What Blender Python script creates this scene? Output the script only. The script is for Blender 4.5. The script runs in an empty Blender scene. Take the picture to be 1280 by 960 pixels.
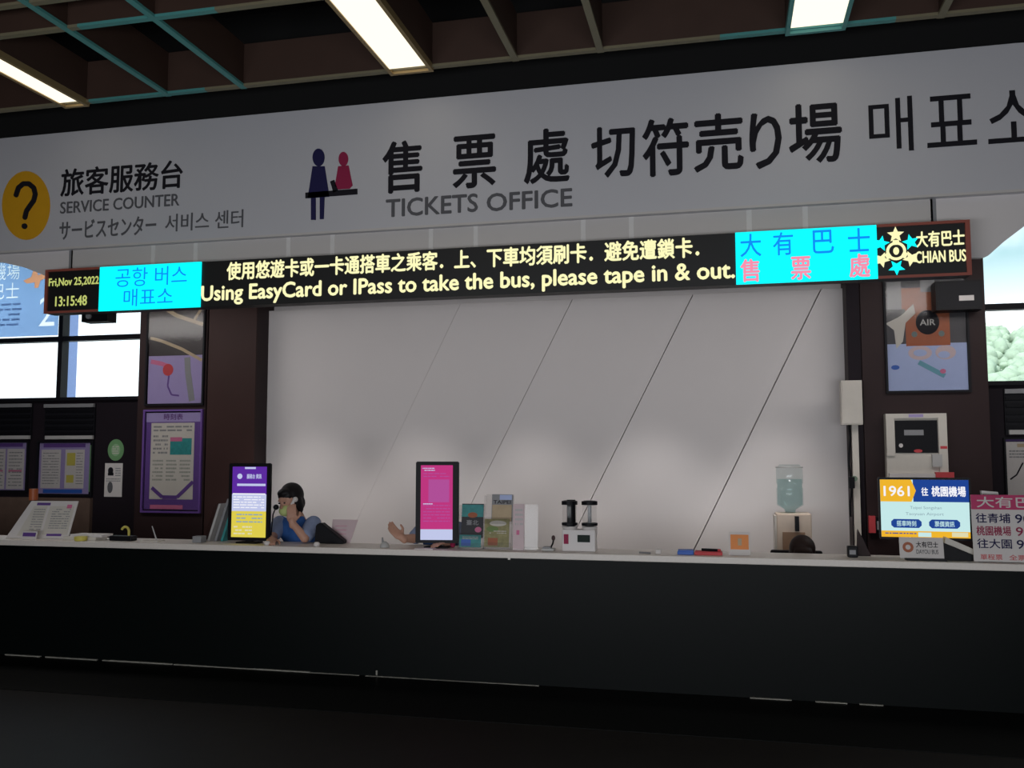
import bpy, bmesh, math, random
from mathutils import Vector, Matrix
random.seed(7)
PI = math.pi
S = bpy.context.scene
C = S.collection

# ------------------------------------------------------------------ camera
FPX = 1134.0
YAW = math.radians(13.1)
PITCH = math.radians(4.64)
EYE = Vector((0, 0, 1.6))
cam = bpy.data.objects.new('camera', bpy.data.cameras.new('camera'))
C.objects.link(cam)
cam.location = EYE
cam.rotation_euler = (PI/2 + PITCH, 0, YAW)
cam.data.sensor_width = 36.0
cam.data.lens = FPX/1280*36.0
cam.data.clip_end = 600
S.camera = cam

# ------------------------------------------------------------------ world, sun, large lights, exposure
w = bpy.data.worlds.new('world'); S.world = w; w.use_nodes = True
nt = w.node_tree; nt.nodes.clear()
o_ = nt.nodes.new('ShaderNodeOutputWorld'); bg = nt.nodes.new('ShaderNodeBackground')
tc = nt.nodes.new('ShaderNodeTexCoord'); nz = nt.nodes.new('ShaderNodeTexNoise'); rp = nt.nodes.new('ShaderNodeValToRGB')
nz.inputs['Scale'].default_value = 6; nz.inputs['Detail'].default_value = 5
rp.color_ramp.elements[0].position = .40; rp.color_ramp.elements[0].color = (.34, .53, .56, 1)
rp.color_ramp.elements[1].position = .60; rp.color_ramp.elements[1].color = (.92, .97, 1, 1)
nt.links.new(tc.outputs['Generated'], nz.inputs['Vector']); nt.links.new(nz.outputs['Fac'], rp.inputs[0])
sx = nt.nodes.new('ShaderNodeSeparateXYZ'); mr = nt.nodes.new('ShaderNodeMapRange'); mx_ = nt.nodes.new('ShaderNodeMix'); mx_.data_type = 'RGBA'
mr.inputs[1].default_value = .12; mr.inputs[2].default_value = .20      # bright haze along the horizon, clouds above it
nt.links.new(tc.outputs['Generated'], sx.inputs[0]); nt.links.new(sx.outputs[2], mr.inputs[0]); nt.links.new(mr.outputs[0], mx_.inputs[0])
mx_.inputs[6].default_value = (.92, .97, 1, 1); nt.links.new(rp.outputs[0], mx_.inputs[7]); nt.links.new(mx_.outputs[2], bg.inputs[0]); nt.links.new(bg.outputs[0], o_.inputs[0])
bg.inputs[1].default_value = 1.8
S.view_settings.view_transform = 'Standard'; S.view_settings.look = 'None'
S.view_settings.exposure = 0.0; S.view_settings.gamma = 1.0; S.view_settings.use_curve_mapping = False

def light(kind, name, loc, rot, energy, col=(1, 1, 1), **kw):
    d = bpy.data.lights.new(name, kind); d.energy = energy; d.color = col
    for k, v in kw.items(): setattr(d, k, v)
    o = bpy.data.objects.new(name, d); C.objects.link(o); o.location = loc; o.rotation_euler = rot
    return o
light('SUN', 'sun', (0, -20, 40), (math.radians(42), 0, math.radians(-20)), 4.0, (1, .97, .9), angle=.02)
# added area light behind the camera, brightens the banner and counter things
light('AREA', 'hall_fill', (-.8, -1.5, 1.1), (math.radians(88), 0, 0), 265, (.92, .95, 1.0), shape='RECTANGLE', size=9, size_y=1.2)
# unseen ceiling lamps of the ticket booth; side fills added to brighten the pillars
light('AREA', 'unseen_booth_lamp', (-1.9, 7.2, 3.12), (math.radians(38), 0, 0), 11, (1, .95, .93), shape='RECTANGLE', size=6.0, size_y=.5)
light('AREA', 'side_fill', (-6.3, 7.3, 3.3), (math.radians(25), 0, 0), 26, (1, .95, .92), shape='RECTANGLE', size=2.4, size_y=.5)
light('AREA', 'side_fill', (2.6, 7.3, 3.3), (math.radians(25), 0, 0), 22, (1, .95, .92), shape='RECTANGLE', size=2.2, size_y=.5)
for i in range(5):
    light('SPOT', 'unseen_booth_downlight', (-4.35+i*1.22, 8.0, 3.1), (math.radians(14), 0, 0), 92, (1, .95, .92), spot_size=math.radians(64), spot_blend=.85, shadow_soft_size=.12)
# ------------------------------------------------------------------ design helpers
fw = Vector((-math.sin(YAW)*math.cos(PITCH), math.cos(YAW)*math.cos(PITCH), math.sin(PITCH)))
rt = Vector((math.cos(YAW), math.sin(YAW), 0)); up = rt.cross(fw)
def ray(px, py): return fw*FPX + rt*(px-640) + up*(480-py)
def P(px, py, Y):
    d = ray(px, py); return EYE + d*(Y/d.y)
def Yat(px, py, z):
    d = ray(px, py); return (d*((z-EYE.z)/d.z)).y
def PX(px, Y, py=560): return P(px, py, Y).x
def PZ(px, py, Y): return P(px, py, Y).z

MATS = {}
def mat(name, col, rough=.6, metal=0, emit=0, noise=.06, scale=14, bump=.0, spec=.5, alpha=None, trans=0):
    if name in MATS: return MATS[name]
    m = bpy.data.materials.new(name); m.use_nodes = True; n = m.node_tree; b = n.nodes['Principled BSDF']
    c = (*col, 1)
    b.inputs['Roughness'].default_value = rough; b.inputs['Metallic'].default_value = metal
    b.inputs['Specular IOR Level'].default_value = spec
    if emit:
        b.inputs['Base Color'].default_value = (.01, .01, .01, 1)
        b.inputs['Emission Color'].default_value = c; b.inputs['Emission Strength'].default_value = emit
        b.inputs['Specular IOR Level'].default_value = .1
    else:
        t = n.nodes.new('ShaderNodeTexCoord'); z = n.nodes.new('ShaderNodeTexNoise'); r = n.nodes.new('ShaderNodeMix'); r.data_type = 'RGBA'
        z.inputs['Scale'].default_value = scale; z.inputs['Detail'].default_value = 4
        n.links.new(t.outputs['Object'], z.inputs['Vector']); n.links.new(z.outputs['Fac'], r.inputs[0])
        r.inputs[6].default_value = (*[max(0, v*(1-noise)) for v in col], 1); r.inputs[7].default_value = (*[min(1, v*(1+noise)) for v in col], 1)
        n.links.new(r.outputs[2], b.inputs['Base Color'])
        if bump:
            k = n.nodes.new('ShaderNodeBump'); k.inputs['Strength'].default_value = bump; k.inputs['Distance'].default_value = .01
            n.links.new(z.outputs['Fac'], k.inputs['Height']); n.links.new(k.outputs[0], b.inputs['Normal'])
    if trans: b.inputs['Transmission Weight'].default_value = trans
    if alpha is not None: b.inputs['Alpha'].default_value = alpha
    MATS[name] = m; return m

M = dict(
 white=mat('white paint', (.72, .68, .67), .55, noise=.02, scale=3),
 banner=mat('banner grey white', (.57, .565, .595), .5, noise=.02, scale=2),
 band=mat('fascia band', (.60, .57, .55), .55, noise=.03, scale=3),
 strip=mat('joint strip', (.74, .72, .70), .5),
 brown=mat('brown laminate', (.030, .0175, .018), .5, noise=.15, scale=4, spec=.15),
 brown_lit=mat('brown laminate warm lit', (.042, .021, .019), .5, noise=.15, scale=3, spec=.15),  # warm light on this pillar panel put into a redder, lighter brown
 frame=mat('dark window frame', (.010, .010, .013), .5, spec=.15),
 darkwall=mat('dark purple brown wall', (.016, .012, .016), .6, noise=.1, spec=.1),
 wood=mat('brown wood panel', (.13, .085, .065), .55, noise=.25, scale=9),
 beam=mat('brown ceiling beam', (.062, .032, .022), .6, noise=.15, scale=5),
 black=mat('black plastic', (.006, .006, .008), .45, spec=.15),
 void=mat('black void', (.004, .004, .004), .9),
 ink=mat('black ink', (.012, .011, .016), .7, spec=.2),
 grey_ink=mat('grey ink', (.10, .10, .11), .7),
 navy=mat('navy ink', (.018, .016, .075), .7, spec=.2),
 crimson=mat('crimson ink', (.30, .008, .06), .7),
 amber=mat('amber yellow', (.72, .36, .012), .5),
 granite=mat('black green granite', (.0026, .0040, .0039), .4, noise=.35, scale=60, spec=.10),
 top=mat('beige counter stone', (.72, .66, .60), .35, noise=.08, scale=50),
 floor=mat('dark floor stone', (.012, .010, .009), .55, noise=.3, scale=7, spec=.12),
 border=mat('black floor border', (.004, .0043, .004), .45, noise=.3, scale=20, spec=.1),
 dust=mat('chalky dust line', (.30, .29, .25), .9, noise=.5, scale=25),
 paper=mat('white paper', (.66, .62, .60), .7, noise=.03),
 cream=mat('cream paper', (.60, .56, .50), .7, noise=.04),
 lilac=mat('lilac print', (.36, .29, .55), .5),
 purple=mat('purple print', (.13, .06, .27), .5),
 dpurple=mat('deep purple print', (.10, .02, .16), .5),
 pinkp=mat('pink print', (.62, .16, .30), .6),
 redp=mat('red print', (.55, .05, .06), .6),
 rose=mat('pale rose plastic', (.62, .48, .50), .5),
 green=mat('green sticker', (.16, .34, .15), .5),
 yellowp=mat('yellow print', (.60, .52, .10), .6),
 bluep=mat('blue print', (.03, .12, .50), .5),
 tealp=mat('teal print', (.03, .26, .26), .5, noise=.4, scale=25),
 olivep=mat('landscape print', (.30, .27, .12), .6, noise=.6, scale=30),
 tan=mat('tan print and reflection', (.50, .38, .24), .6, noise=.2),
 orange=mat('orange print', (.78, .24, .03), .5),
 rust=mat('rust orange print', (.36, .085, .022), .5, noise=.2),
 ltblue=mat('pale blue print', (.42, .50, .78), .4),
 grey=mat('mid grey', (.25, .25, .26), .5),
 ltgrey=mat('light grey metal', (.45, .44, .43), .4),
 casing=mat('beige metal casing', (.60, .56, .50), .5),
 beigep=mat('beige plastic', (.62, .50, .40), .45),
 skin=mat('skin', (.50, .27, .19), .55, noise=.08, scale=30),
 hair=mat('black hair', (.008, .006, .007), .5, noise=.4, scale=60, spec=.2),
 hairb=mat('dark brown hair', (.020, .010, .008), .55, noise=.4, scale=60, spec=.2),
 shirt=mat('blue shirt', (.02, .09, .30), .8, noise=.25, scale=20),
 sleeve=mat('pale blue sleeve', (.22, .27, .42), .8, noise=.2, scale=20),
 mask=mat('pale green mask', (.50, .58, .22), .8),
 ledblack=mat('black led face', (.010, .010, .010), .5),
 rframe=mat('red brown metal frame', (.33, .085, .06), .45),
 e_cyan=mat('cyan led', (.0, .95, 1.0), emit=1.15),
 e_cream=mat('cream led', (1.0, .96, .52), emit=1.0),
 e_lime=mat('dim yellow green led', (.52, .58, .16), emit=1.0),
 e_blue=mat('blue led', (.0, .27, .92), emit=1.0),
 e_pink=mat('pink led', (.95, .28, .42), emit=1.0),
 e_purple=mat('purple screen', (.10, .02, .33), emit=1),
 e_lav=mat('lavender screen', (.52, .56, .80), emit=1),
 e_yel=mat('yellow screen', (.72, .60, .07), emit=1),
 e_paley=mat('pale yellow screen', (.72, .68, .42), emit=1),
 e_wht=mat('white screen', (.90, .90, .95), emit=1),
 e_mag=mat('magenta screen', (.50, .03, .20), emit=1),
 e_mag2=mat('mauve screen', (.42, .07, .30), emit=1),
 e_amber=mat('amber screen', (.85, .45, .02), emit=1),
 e_navy=mat('navy screen', (.008, .05, .28), emit=1),
 e_mint=mat('mint screen', (.55, .80, .80), emit=1),
 e_grey=mat('grey screen text', (.25, .36, .42), emit=1),
 tube=mat('warm fluorescent diffuser', (1.0, .90, .70), emit=1.35),
 tubehousing=mat('fixture housing gold', (.42, .30, .14), .4, metal=.3),
 teal=mat('teal fringe edge', (.10, .36, .34), .45),  # teal colour fringe put into the edge colour of beams and trough
 olive=mat('olive edge', (.24, .21, .13), .45),
 hill=mat('hill foliage', (.37, .47, .36), .95, noise=.45, scale=.9),
 extcol=mat('pale blue outdoor column', (.30, .40, .75), .7),
 ground=mat('pale pavement', (.75, .75, .72), .9),
)
# glass: clear sheet with a faint reflection
def glassy(name, tint, gloss=.06, rough=.02):
    m = bpy.data.materials.new(name); m.use_nodes = True; n = m.node_tree; n.nodes.clear()
    o = n.nodes.new('ShaderNodeOutputMaterial'); t = n.nodes.new('ShaderNodeBsdfTransparent'); g = n.nodes.new('ShaderNodeBsdfGlossy'); x = n.nodes.new('ShaderNodeMixShader')
    t.inputs[0].default_value = (*tint, 1); g.inputs['Roughness'].default_value = rough; x.inputs[0].default_value = gloss
    n.links.new(t.outputs[0], x.inputs[1]); n.links.new(g.outputs[0], x.inputs[2]); n.links.new(x.outputs[0], o.inputs[0]); return m
M['glass'] = glassy('window glass', (.97, .99, 1)); M['acrylic'] = glassy('clear acrylic', (.93, .93, .93), .018, .12)
M['bottle'] = glassy('clear water bottle', (.86, .90, .90), .04, .1); M['water'] = glassy('water in bottle', (.80, .90, .90), .03, .1)
def translucent(name, col):
    m = bpy.data.materials.new(name); m.use_nodes = True; n = m.node_tree; n.nodes.clear()
    o = n.nodes.new('ShaderNodeOutputMaterial'); t = n.nodes.new('ShaderNodeBsdfTranslucent'); g = n.nodes.new('ShaderNodeBsdfTransparent'); x = n.nodes.new('ShaderNodeMixShader')
    t.inputs[0].default_value = (*col, 1); g.inputs[0].default_value = (*col, 1); x.inputs[0].default_value = .72
    n.links.new(t.outputs[0], x.inputs[1]); n.links.new(g.outputs[0], x.inputs[2]); n.links.new(x.outputs[0], o.inputs[0]); return m
M['film'] = translucent('pale blue translucent film', (.55, .68, .86)); M['filmw'] = translucent('white film', (.93, .95, .97)); M['filmo'] = translucent('peach film', (.95, .62, .45))
M['filmd'] = translucent('grey blue film', (.60, .62, .70))

OFF = {}
def tag(o, label, cat, group=None):
    o['label'] = label; o['category'] = cat
    if group: o['group'] = group
    return o
def thing(name, label, cat, loc, group=None):
    o = bpy.data.objects.new(name, None); C.objects.link(o); o.location = Vector(loc); o.empty_display_size = .1
    OFF[o] = Vector(loc); return tag(o, label, cat, group)
def obj(name, bm, m, parent=None, smooth=False, label=None):
    off = OFF.get(parent, Vector((0, 0, 0)))
    me = bpy.data.meshes.new(name)
    if isinstance(bm, bpy.types.Mesh):
        bpy.data.meshes.remove(me); me = bm; me.transform(Matrix.Translation(-off))
    else:
        bmesh.ops.translate(bm, verts=bm.verts, vec=-off); bmesh.ops.recalc_face_normals(bm, faces=bm.faces); bm.to_mesh(me); bm.free()
    me.materials.clear(); me.materials.append(m)
    if smooth:
        for p in me.polygons: p.use_smooth = True
    o = bpy.data.objects.new(name, me); C.objects.link(o)
    if parent: o.parent = parent
    OFF[o] = off
    if label: o['label'] = label
    return o
def solo(name, bm, m, label, cat, loc=None, group=None, smooth=False):     # a thing that is one mesh
    if loc is None: loc = (0, 0, 0)
    loc = Vector(loc)
    bmesh.ops.translate(bm, verts=bm.verts, vec=-loc)
    o = obj(name, bm, m, None, smooth); o.location = loc; return tag(o, label, cat, group)
def struct(name, bm, m, parent=None, smooth=False):
    o = obj(name, bm, m, parent, smooth)
    if parent is None: o['kind'] = 'structure'
    return o
def sroot(name):
    o = bpy.data.objects.new(name, None); C.objects.link(o); o['kind'] = 'structure'; OFF[o] = Vector((0, 0, 0)); return o

def B(): return bmesh.new()
def bx(bm, x0, x1, y0, y1, z0, z1, bev=0):
    v = [bm.verts.new((x, y, z)) for x in (x0, x1) for y in (y0, y1) for z in (z0, z1)]
    fs = [bm.faces.new([v[i] for i in q]) for q in ((0,1,3,2),(4,6,7,5),(0,4,5,1),(2,3,7,6),(0,2,6,4),(1,5,7,3))]
    if bev:
        es = {e for f in fs for e in f.edges}
        bmesh.ops.bevel(bm, geom=list(es), offset=bev, segments=2, affect='EDGES', profile=.5)
    return bm
def box(*a, **k): return bx(B(), *a, **k)
def prism(bm, pts, y0, y1):       # polygon given in (x,z), extruded along y
    a = [bm.verts.new((x, y0, z)) for x, z in pts]; b = [bm.verts.new((x, y1, z)) for x, z in pts]
    n = len(pts); bm.faces.new(a); bm.faces.new(b[::-1])
    for i in range(n): bm.faces.new((a[i], b[i], b[(i+1) % n], a[(i+1) % n]))
    return bm
def cone(bm, p0, p1, r0, r1, seg=14, caps=True):
    p0 = Vector(p0); p1 = Vector(p1); d = p1-p0; L = d.length
    if L < 1e-6: return bm
    q = d.to_track_quat('Z', 'Y').to_matrix().to_4x4()
    bmesh.ops.create_cone(bm, cap_ends=caps, segments=seg, radius1=r0, radius2=r1, depth=L, matrix=Matrix.Translation((p0+p1)/2) @ q)
    return bm
def ell(bm, c, r, ax=None, u=16, v=10):
    m = Matrix.Identity(3) if ax is None else Matrix((ax[0], ax[1], ax[2])).transposed()
    m = m.to_4x4() @ Matrix.Diagonal((r[0], r[1], r[2], 1)) if not isinstance(r, (int, float)) else Matrix.Diagonal((r, r, r, 1))
    bmesh.ops.create_uvsphere(bm, u_segments=u, v_segments=v, radius=1, matrix=Matrix.Translation(c) @ m); return bm
def chain(bm, pts, rs, seg=12):
    for i, p in enumerate(pts):
        ell(bm, Vector(p), rs[i], u=seg, v=8)
        if i: cone(bm, pts[i-1], p, rs[i-1], rs[i], seg)
    return bm
def lathe(bm, c, prof, seg=20):
    rings = [[bm.verts.new((c[0]+r*math.cos(2*PI*k/seg), c[1]+r*math.sin(2*PI*k/seg), c[2]+z)) for k in range(seg)] for r, z in prof]
    for a, b in zip(rings, rings[1:]):
        for k in range(seg): bm.faces.new((a[k], a[(k+1) % seg], b[(k+1) % seg], b[k]))
    bm.faces.new(rings[0][::-1]); bm.faces.new(rings[-1]); return bm
def tube(bm, pts, r, seg=8):
    for i in range(1, len(pts)): cone(bm, pts[i-1], pts[i], r, r, seg)
    return bm
def fuse(bm, vox, smooth=3):      # one continuous skin out of overlapping volumes
    me = bpy.data.meshes.new('t'); bm.to_mesh(me); bm.free(); o = bpy.data.objects.new('t', me); C.objects.link(o)
    r = o.modifiers.new('r', 'REMESH'); r.mode = 'VOXEL'; r.voxel_size = vox
    s = o.modifiers.new('s', 'SMOOTH'); s.iterations = smooth; s.factor = .5
    dg = bpy.context.evaluated_depsgraph_get(); out = bpy.data.meshes.new_from_object(o.evaluated_get(dg))
    bpy.data.objects.remove(o); return out

# a flat panel in space: normalised (0..1) coordinates on it, depth in metres towards the viewer
class Frame:
    def __init__(s, O, u, v, W, H):
        s.O = Vector(O); s.u = Vector(u).normalized(); s.v = Vector(v).normalized(); s.n = s.u.cross(s.v).normalized(); s.W = W; s.H = H
    def at(s, x, y, d=0): return s.O + s.u*(x*s.W) + s.v*(y*s.H) + s.n*d
    def slab(s, x0, y0, x1, y1, d0, d1, bm=None, bev=0): return s.poly([(x0, y0), (x1, y0), (x1, y1), (x0, y1)], d0, d1, bm)
    def poly(s, pts, d0, d1, bm=None):
        bm = bm or B(); a = [bm.verts.new(s.at(x, y, d0)) for x, y in pts]; b = [bm.verts.new(s.at(x, y, d1)) for x, y in pts]
        n = len(pts); bm.faces.new(a); bm.faces.new(b[::-1])
        for i in range(n): bm.faces.new((a[i], b[i], b[(i+1) % n], a[(i+1) % n]))
        return bm
    def rect(s, parent, m, x0, y0, x1, y1, d=.001, t=.001, name='print', label=None):
        return obj(name, s.slab(x0, y0, x1, y1, d-t, d), m, parent, label=label)
    def disc(s, parent, m, cx, cy, rx, ry, d=.001, t=.001, name='print', n=28):
        return obj(name, s.poly([(cx+rx*math.cos(2*PI*k/n), cy+ry*math.sin(2*PI*k/n)) for k in range(n)], d-t, d), m, parent)
    def text(s, parent, m, body, x0, y0, x1, y1, d=.002, bold=0, t=.001, name='lettering', label=None):
        cu = bpy.data.curves.new('t', 'FONT'); cu.body = body; cu.resolution_u = 3; cu.offset = 0; cu.fill_mode = 'FRONT'; cu.extrude = .01
        o = bpy.data.objects.new('t', cu); C.objects.link(o); dg = bpy.context.evaluated_depsgraph_get()
        me = bpy.data.meshes.new_from_object(o.evaluated_get(dg)); bpy.data.objects.remove(o)
        xs = [v.co.x for v in me.vertices]; ys = [v.co.y for v in me.vertices]
        if not xs: return None
        ax, bx_, ay, by = min(xs), max(xs), min(ys), max(ys)
        for v in me.vertices:
            fx = x0 + (v.co.x-ax)/(bx_-ax+1e-9)*(x1-x0); fy = y0 + (v.co.y-ay)/(by-ay+1e-9)*(y1-y0)
            v.co = s.at(fx, fy, d if v.co.z > 0 else d-t)
        if bold:
            b = bmesh.new(); b.from_mesh(me); q = (y1-y0)*s.H*bold*.8; src = b.verts[:]+b.edges[:]+b.faces[:]
            for i_, (ox, oy) in enumerate(((1, 0), (-1, 0), (0, 1), (0, -1))):
                r_ = bmesh.ops.duplicate(b, geom=src); nv = [g for g in r_['geom'] if isinstance(g, bmesh.types.BMVert)]
                bmesh.ops.translate(b, verts=nv, vec=s.u*(ox*q)+s.v*(oy*q)-s.n*(t*.08*(i_+1)))
            b.to_mesh(me); b.free()
        return obj(name, me, m, parent, label=label)
    def lines(s, parent, m, x0, y0, x1, y1, n, fill=.45, d=.0015, name='text_lines', rag=.25, seed=1):
        rr = random.Random(seed); bm = B(); h = (y1-y0)/n     # blocks of print too small to read: one part
        for i in range(n):
            y = y1-(i+1)*h; x = x0
            while x < x1-.01:
                ww = (x1-x0)*rr.uniform(.06, .22); xe = min(x+ww, x1)
                if rr.random() > rag*.4: s.slab(x, y+h*(1-fill)/2, xe, y+h*(1+fill)/2, d-.0008, d, bm)
                x = xe+(x1-x0)*.03
        o = obj(name, bm, m, parent); return o
def FR(l, t, r, b, Y, zb=None, yaw=0, tilt=0):
    cx = (l+r)/2; cy = (t+b)/2
    x0 = P(l, cy, Y).x; x1 = P(r, cy, Y).x
    z0 = P(cx, b, Y).z if zb is None else zb; z1 = P(cx, t, Y).z
    u = Vector((math.cos(yaw), math.sin(yaw), 0)); nb = Vector((-math.sin(yaw), math.cos(yaw), 0))
    v = Vector((0, 0, 1))*math.cos(tilt) + nb*math.sin(tilt)
    W = (x1-x0)/math.cos(yaw); O = Vector(((x0+x1)/2, Y, z0)) - u*W/2
    return Frame(O, u, v, W, (z1-z0)/math.cos(tilt))

# ------------------------------------------------------------------ main planes
ZT = .93                        # counter top
YC = Yat(640, 690, ZT)          # its front edge
YB = YC + .15                   # banner face
YL = YC - .02                   # led board face
YBACK = 9.2                     # white panelled wall
YCOL = 8.9                      # pillar faces
YWIN = 9.5
ZCEIL = PZ(640, 75, YC-.15)     # underside of ceiling beams
YEND = YC-.15

# ------------------------------------------------------------------ setting
XL, XR, YR = -9.5, 9.0, -5.5
YEDGE = Yat(640, 905, 0)
fl = struct('floor', box(XL, XR, YR, YWIN+.1, -.1, 0), M['floor'])
struct('trim_1', box(XL, XR, YEDGE, YC+.02, 0, .004), M['border'])
struct('wall_left', box(XL-.2, XL, YR, YWIN+.3, 0, 5.4), M['darkwall'])
struct('wall_right', box(XR, XR+.2, YR, YWIN+.3, 0, 5.4), M['darkwall'])
struct('wall_front', box(XL, XR, YR-.2, YR, 0, 5.4), M['darkwall'])
ceil = sroot('ceiling')
obj('slab', box(XL-.2, XR+.2, YR-.2, YWIN+.8, 5.4, 5.6), M['void'], ceil)
# brown ceiling beams, open black between them
def beam_x(px, py): return P(px, py, Yat(px, py, ZCEIL)).x if False else (EYE + ray(px, py)*((ZCEIL-EYE.z)/ray(px, py).z)).x
HB = .34
def beam_y(x, y0, y1, m, wd=.036):
    bm = obj('beam', box(x-wd/2, x+wd/2, y0, y1, ZCEIL+.02, ZCEIL+HB), M['beam'], ceil)
    obj('edge_strip', box(x-wd/2-.006, x+wd/2+.006, y0, y1+.03, ZCEIL, ZCEIL+.02), m, bm)
def beam_c(y, x0, x1, ms, wd=.034):
    bm = obj('cross_beam', box(x0, x1, y-wd/2, y+wd/2, ZCEIL+.022, ZCEIL+HB), M['beam'], ceil)
    for a, e_, m in ms:
        obj('edge_strip', box(a, e_, y-wd/2-.006, y+wd/2+.006, ZCEIL+.001, ZCEIL+.021), m, bm)
Y0C = -3.0
XB = [(207, 118, 'teal'), (300, 107, 'teal'), (645, 77, 'olive'), (751, 66, 'olive'), (1178, 18, 'olive')]
for px, py, c in XB: beam_y(beam_x(px, py), Y0C, YEND, M[c])
for dx in (-2.55, -3.2): beam_y(beam_x(207, 118)+dx, Y0C, YEND, M['olive'])
for dx in (.62, 2.6, 3.2): beam_y(beam_x(1178, 18)+dx, Y0C, YEND, M['olive'])
y2 = Yat(160, 28, ZCEIL); y3 = Yat(0, 11, ZCEIL)
bx0, bx1 = XL+.05, XR-.05
q_ = [bx0, beam_x(112, 128), beam_x(255, 112), beam_x(900, 48), beam_x(1120, 25), bx1]
beam_c(YEND, bx0, bx1, [(q_[i], q_[i+1], M[m]) for i, m in enumerate(('olive', 'teal', 'olive', 'teal', 'olive'))])
q_ = [bx0, beam_x(100, 36), beam_x(270, 14), bx1]
beam_c(y2, bx0, bx1, [(q_[i], q_[i+1], M[m]) for i, m in enumerate(('olive', 'teal', 'olive'))])
for y in (y3, y3-1.4, y3-1.85, y3-3.2, y3-3.65, y3-5): beam_c(y, bx0, bx1, [(bx0, bx1, M['olive'])])
# light troughs
def trough(pl, pr, py, m, label):
    xa, xb = beam_x(pl, py), beam_x(pr, py); yb = YEND+.02; ya = YEND-3.1
    t = thing('ceiling_light', label, 'ceiling light', ((xa+xb)/2, (ya+yb)/2, ZCEIL-.02), 'fluorescent light troughs')
    bm = B(); e = .028
    bx(bm, xa, xa+e, ya, yb, ZCEIL-.02, ZCEIL+.03); bx(bm, xb-e, xb, ya, yb, ZCEIL-.02, ZCEIL+.03)
    bx(bm, xa+e, xb-e, yb-e, yb, ZCEIL-.02, ZCEIL+.03); bx(bm, xa+e, xb-e, ya, ya+e, ZCEIL-.02, ZCEIL+.03)
    obj('housing', bm, M[m], t)
    for x_ in (xa+.018, xb-.018): obj('beam', box(x_-.018, x_+.018, Y0C, YEND, ZCEIL+.032, ZCEIL+HB), M['beam'], ceil)
    obj('reflector', box(xa+e, xb-e, ya+e, yb-e, ZCEIL+.02, ZCEIL+.03), M['casing'], t)
    obj('diffuser', box(xa+e, xb-e, ya+e, yb-.10, ZCEIL-.012, ZCEIL+.018), M['tube'], t)
    for s in (.3, .7): obj('hanger', cone(B(), ((xa+xb)/2, ya+(yb-ya)*s, ZCEIL+.03), ((xa+xb)/2, ya+(yb-ya)*s, 5.4), .006, .006, 6), M['black'], t)
trough(76, 112, 130, 'tubehousing', 'lit fluorescent trough at the far left of the ceiling above the service counter sign')
trough(487, 545, 90, 'tubehousing', 'lit fluorescent trough in a gold housing above the black ticket office lettering')
trough(982, 1056, 37, 'teal', 'lit fluorescent trough with teal fringed edges, rightmost on the ceiling')

# fascia: banner, recessed band, black gap above

bzt = PZ(640, 113, YB); bzb = PZ(640, 278, YB)
struct('trim_2', box(XL, XR, YB+.30, YB+.42, bzb+.06, 5.4), M['void'])
t = thing('sign_banner', 'long grey white overhead sign board with black ticket office lettering in four languages', 'sign', ((XL+XR)/2, YB, bzb))
obj('board', box(XL, XR, YB, YB+.28, bzb, bzt), M['banner'], t)
obj('lower_lip', box(XL, XR, YB-.006, YB, bzb, bzb+.018), M['band'], t)
F1 = Frame((0, YB, 0), (1, 0, 0), (0, 0, 1), 1, 1)
def btext(s, l, tp, r, b, m, bold=0):
    # corner heights given at the centre column of the text
    cx = (l+r)/2; cy = (tp+b)/2
    return F1.text(t, m, s, P(l, cy, YB).x, PZ(cx, b, YB), P(r, cy, YB).x, PZ(cx, tp, YB), d=.006, bold=bold, t=.006)
for ch, l, tp, r, b in (('售', 479, 177, 527, 240), ('票', 567, 170, 619, 234), ('處', 656, 162, 711, 228),
                        ('切', 740, 159, 793, 221), ('符', 804, 149, 860, 219), ('売', 868, 143, 928, 213), ('り', 938, 142, 976, 210), ('場', 987, 130, 1051, 203)):
    btext(ch, l, tp, r, b, M['ink'], .022)
btext('TICKETS', 483, 246, 597, 268, M['grey_ink'], .03); btext('OFFICE', 609, 239, 715, 261, M['grey_ink'], .03)
btext('매', 1086, 122, 1141, 190, M['ink'], .0); btext('표', 1158, 119, 1220, 183, M['ink'], .0); btext('소', 1234, 113, 1300, 178, M['ink'], .0)
btext('旅客服務台', 77, 206, 228, 240, M['ink'], .02)
btext('SERVICE COUNTER', 76, 247.5, 224, 262, M['grey_ink'], .018); btext('サービスセンター', 75, 273, 195, 296, M['grey_ink'], .014); btext('서비스 센터', 207, 265, 304, 287, M['grey_ink'], -.004)
def bpoly(pts, m, name='pictogram'):
    bm = B(); prism(bm, [(P(x, y, YB).x, P(x, y, YB).z) for x, y in pts], YB-.006, YB); return obj(name, bm, m, t)
def circ(cx, cy, rx, ry, n=28): return [(cx+rx*math.cos(2*PI*k/n), cy+ry*math.sin(2*PI*k/n)) for k in range(n)]
bpoly(circ(33, 257, 30, 43, 40), M['amber'], 'yellow_disc')
qp = [(21, 244), (24, 235), (30, 230), (37, 230), (43, 235), (45, 243), (43, 251), (38, 258), (34, 264), (32, 272)]
bm = B()
for k in range(len(qp)):
    prism(bm, [(P(x, y, YB).x, P(x, y, YB).z) for x, y in circ(qp[k][0], qp[k][1], 3.1, 3.1, 12)], YB-.010, YB-.006)
    if k:
        (xa_, ya_), (xb_, yb_) = qp[k-1], qp[k]; L = math.hypot(xb_-xa_, yb_-ya_); nx, ny = -(yb_-ya_)/L*3.1, (xb_-xa_)/L*3.1
        prism(bm, [(P(x, y, YB).x, P(x, y, YB).z) for x, y in ((xa_+nx, ya_+ny), (xa_-nx, ya_-ny), (xb_-nx, yb_-ny), (xb_+nx, yb_+ny))], YB-.0098, YB-.0062)
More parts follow.
